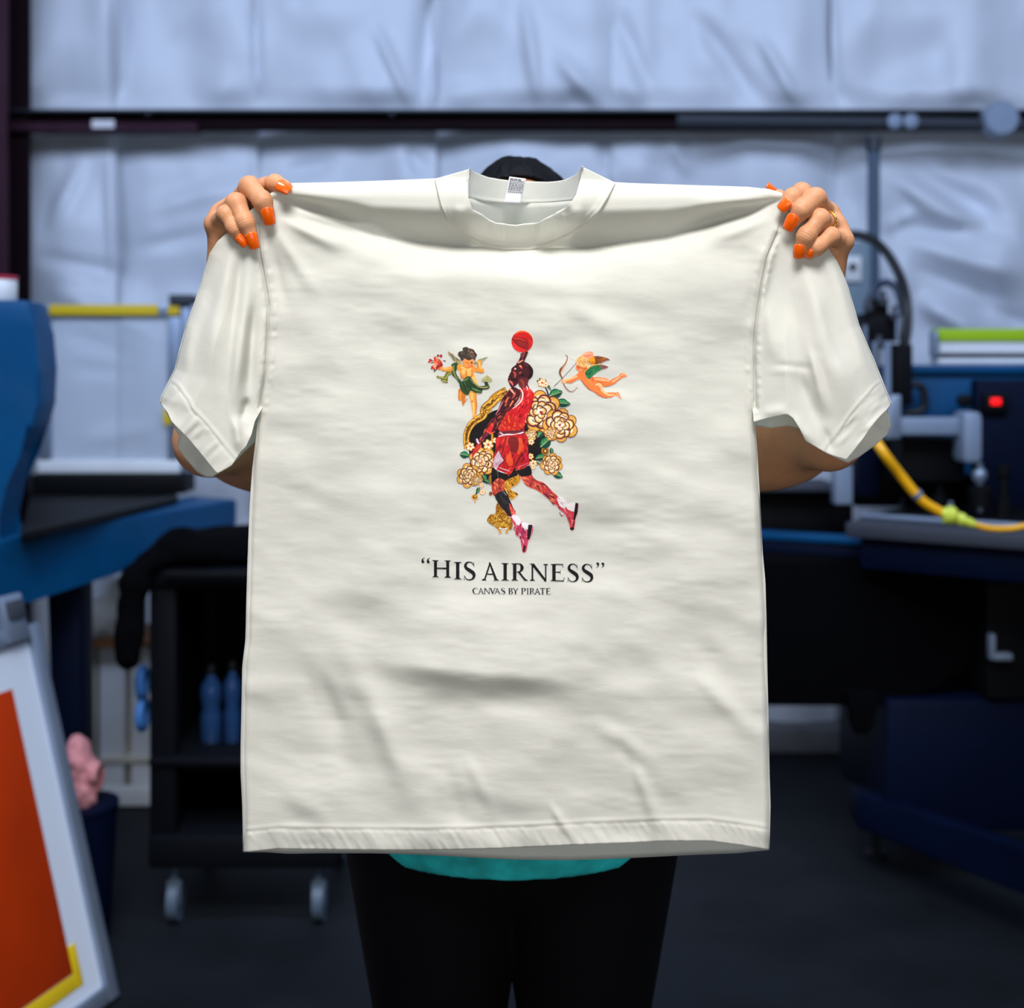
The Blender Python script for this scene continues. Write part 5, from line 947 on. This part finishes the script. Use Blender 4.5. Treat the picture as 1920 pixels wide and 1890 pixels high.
# right machine
rm = empty('print_machine', P(1750,1700,3.6), label='blue and black printing machine at the right with a grey bed and a red display', cat='printing press'); rm.location.z = 0
pbox('control_cabinet', 1692, 2150, 690, 892, 3.72, .42, M_blue, rm, .012); pbox('cabinet_lid', 1688, 2150, 684, 700, 3.70, .46, M_blue, rm, .006)
pbox('cabinet_door', 1830, 2150, 712, 985, 3.68, .05, M_navy, rm, .006)
h = tube('handle', [P(1692,724,3.66),P(1722,722,3.66),P(1733,740,3.66),P(1731,768,3.66),P(1700,776,3.66)], .011, M_rubber, rm, 10)
dsp = pbox('display', 1846, 1892, 738, 772, 3.655, .03, M_black, rm, .003); pbox('red_digits', 1859, 1877, 747, 759, 3.650, .006, M_led, dsp, .001)
lathe('knob', [(0,.02),(.02,.02),(.024,.014)], P(1810,752,3.66)+Vector((0,.02,0)), (0,-1,0), M_black, rm, 16)
pbox('arm_bar', 1680, 1815, 783, 816, 3.45, .07, M_pale, rm, .006); prism('arm_bracket', [(1656,800),(1672,742),(1690,740),(1690,822),(1660,824)], 3.44, .09, M_alu, rm, .004); pbox('arm_end', 1806, 1845, 772, 870, 3.42, .10, M_pale, rm, .018)
tube('drop_rod', [P(1836,868,3.46),P(1838,960,3.46)], .009, M_alu, rm, 10, 0); lathe('rod_knob', [(0,.012),(.012,.02),(.03,.02),(.04,.01)], P(1836,905,3.46), (0,0,1), M_alu, rm, 14); lathe('rod_foot', [(0,.03),(.05,.034),(.06,.012)], P(1838,950,3.46), (0,0,1), M_black, rm, 16)
pbox('undercarriage', 1690, 1812, 822, 905, 3.52, .25, M_black, rm, .01); pbox('inner_housing', 1604, 2100, 850, 950, 3.88, .2, M_black, rm, .006)
mast = rm
pbox('column', 1676, 1712, 645, 760, 3.62, .09, M_black, mast, .006); pbox('column', 1610, 1650, 600, 930, 3.70, .10, M_navy, mast, .006); pbox('valve_block', 1614, 1690, 588, 640, 3.60, .08, M_black, mast, .006); pbox('valve_block', 1632, 1666, 560, 596, 3.60, .07, M_black, mast, .006)
for px,py0,py1,r,m in ((1664,640,772,.010,M_pale),(1640,640,720,.008,M_alu),(1622,610,660,.007,M_alu),(1683,580,640,.006,M_alu)): tube('rod', [P(px,py0,3.58),P(px,py1,3.58)], r, m, mast, 10, 0)
for px,py in ((1628,584),(1656,572),(1678,600),(1648,655)): lathe('fitting', [(0,.012),(.015,.014),(.02,.008),(.04,.008)], P(px,py,3.585), (0,0,1), M_slate, mast, 10)
hs = tube('rubber_hose', [P(1560,448,3.9),P(1592,440,3.88),P(1630,447,3.85),P(1662,474,3.8),P(1688,520,3.75),P(1700,570,3.7),P(1700,620,3.68),P(1692,660,3.67)], .0145, M_rubber, rm, 12)
hs = tube('rubber_hose', [P(1626,612,3.8),P(1630,566,3.8),P(1644,538,3.8),P(1664,530,3.78),P(1684,546,3.76),P(1694,590,3.74)], .012, mat('grey_rubber', (54,66,86), .5), rm, 12)
cbx = empty('control_box', P(1600,560,4.2), label='pale grey control box on the wall behind the right hand', cat='control box')
pbox('case', 1560, 1634, 452, 690, 4.45, .20, mat('grey_green_case', (120,138,150), .5), cbx, .01); pbox('switch_plate', 1584, 1616, 480, 528, 4.435, .02, M_jug, cbx, .004); lathe('switch_knob', [(0,.012),(.02,.010)], P(1598,500,4.435), (0,-1,0), M_black, cbx, 12)
# lime taped screen on the cabinet
s2 = empty('printing_screen', P(1860,690,3.8), label='white printing screen with a lime taped edge lying on the blue cabinet', cat='printing screen', group='printing screens stored on the machines')
pbox('frame_bar', 1757, 2140, 617, 662, 3.76, .05, M_white, s2); pbox('frame_bar', 1757, 2140, 662, 674, 3.775, .05, M_slate, s2); pbox('frame_bar', 1760, 2140, 672, 682, 3.74, .08, M_white, s2); pbox('frame_bar', 1752, 1762, 622, 668, 3.752, .05, M_alu, s2, .002); pbox('lime_tape', 1758, 2140, 616, 639, 3.752, .056, M_lime, s2, .001)
# machine bed, turned toward the camera at its right end
Rb = Matrix.Translation(Vector((.885,3.40,0))) @ Matrix.Rotation(math.radians(-35),4,'Z')
def rbox(nm,x0,x1,y0,y1,z0,z1,m,bev=.006,parent=rm): return box(nm,x0,x1,y0,y1,z0,z1,m,parent,bev,Rb)
rbox('bed',0,1.1,0,.62,.945,.985,M_slate); rbox('bed_rail',.0,1.1,.10,.13,.985,1.0,M_alu); rbox('bed_plate',.02,1.1,.2,.6,.985,.992,M_black)
pbox('tray_box', 1330, 1600, 924, 1012, 3.82, .15, M_black, rm, .008)
rbox('bed_apron',.03,1.1,.03,.6,.86,.945,M_navy); pbox('bed_post', 1566, 1599, 872, 946, 3.55, .05, M_pale, rm, .004); pbox('side_tray', 1400, 1572, 908, 922, 3.75, .2, M_slate, rm, .004)
for k in range(6):
    p = Rb@Vector((.10+.13*k,.16,.99)); lathe('bed_stud', [(0,.012),(.02,.012),(.024,.006),(.05,.006)], p, (0,0,1), M_alu if k%2 else M_black, rm, 10)
for k in range(4): q = Rb@Vector((.16+.17*k,.30,.99)); lathe('clamp_post', [(0,.022),(.05,.022),(.055,.012),(.11,.012),(.115,.02),(.14,.02)], q, (0,0,1), M_black, rm, 14)
def beam(nm, x0,y0,x1,y1,d0,d1,hpx,depth,m): return prism(nm, [(x0,y0,d0),(x1,y1,d1),(x1,y1+hpx,d1),(x0,y0+hpx,d0)], d0, depth, m, rm, .004)
beam('blue_beam',1330,992,1690,1012,3.75,3.45,14,.06,M_blue); beam('blue_beam',1330,1026,1490,1032,3.8,3.7,12,.05,M_blue); beam('blue_beam',1846,1066,1980,1052,3.3,3.2,16,.06,M_blue)
beam('dark_rail',1330,1010,1900,1040,3.72,3.35,40,.06,M_navy)
prism('skirt', [(1330,1050),(1836,1056),(1846,1110),(1846,1170),(1828,1240),(1800,1270),(1742,1292),(1668,1312),(1644,1325),(1330,1325)], 3.45, .45, M_cloth, rm, .012)
prism('hanging_strap', [(1590,1300),(1648,1300),(1640,1360),(1630,1378),(1605,1378),(1600,1360)], 3.40, .05, M_cloth, rm, .006)
pbox('base_cabinet', 1662, 2100, 1312, 1560, 3.42, .5, M_navy, rm, .012)
for px0,py0,px1,py1 in ((1858,1190,1868,1238),(1866,1226,1900,1239)): pbox('highlight_bar', px0,px1,py0,py1,3.36,.03,M_pale,rm,.004)  # pale bars shaped to stand for a white highlight
pbox('side_housing', 1850, 2100, 1090, 1312, 3.40, .4, M_black, rm, .01)
prism('base_beam', [(1610,1486,3.50),(1920,1596,3.05),(2050,1642,2.9),(2050,1745,2.9),(1920,1672,3.05),(1610,1556,3.50)], 3.3, .10, M_navy, rm, .008)
x,y = gp(1655,1606,.0); lathe('levelling_foot', [(0,.03),(.012,.03),(.016,.012),(.10,.012)], (x-.02,y+.0,0), (0,0,1), M_rubber, rm, 16)
# yellow air hose with its quick coupling, hanging in front of the bed
HD = 2.95
ah = empty('air_hose', P(1800,970,HD), label='yellow air hose with lime quick coupling hanging in front of the grey bed', cat='hose')
tube('hose', [P(1586,700,3.3),P(1612,770,3.15),P(1645,832,HD),P(1690,893,HD),P(1727,937,HD),P(1764,961,HD)], .0115, M_amber, ah, 14)
tube('hose', [P(1828,984,HD),P(1850,990,HD),P(1880,992,HD),P(1915,988,HD),P(1960,972,HD),P(2040,930,HD+.1),P(2100,905,HD+.4)], .0075, M_amber, ah, 14)
v0,v1 = P(1762,960,HD),P(1830,985,HD); dv = (v1-v0); lathe('coupling', [(0,.011),(.012,.013),(.014,.021),(.026,.023),(.036,.019),(.038,.014),(.048,.016),(.056,.016),(.058,.011),(.072,.012),(.086,.008)], v0, dv, M_fit, ah, 18)
lathe('hose_clamp', [(0,.0135),(.012,.0135)], P(1716,924,HD), P(1727,937,HD)-P(1716,924,HD), M_alu, ah, 16)
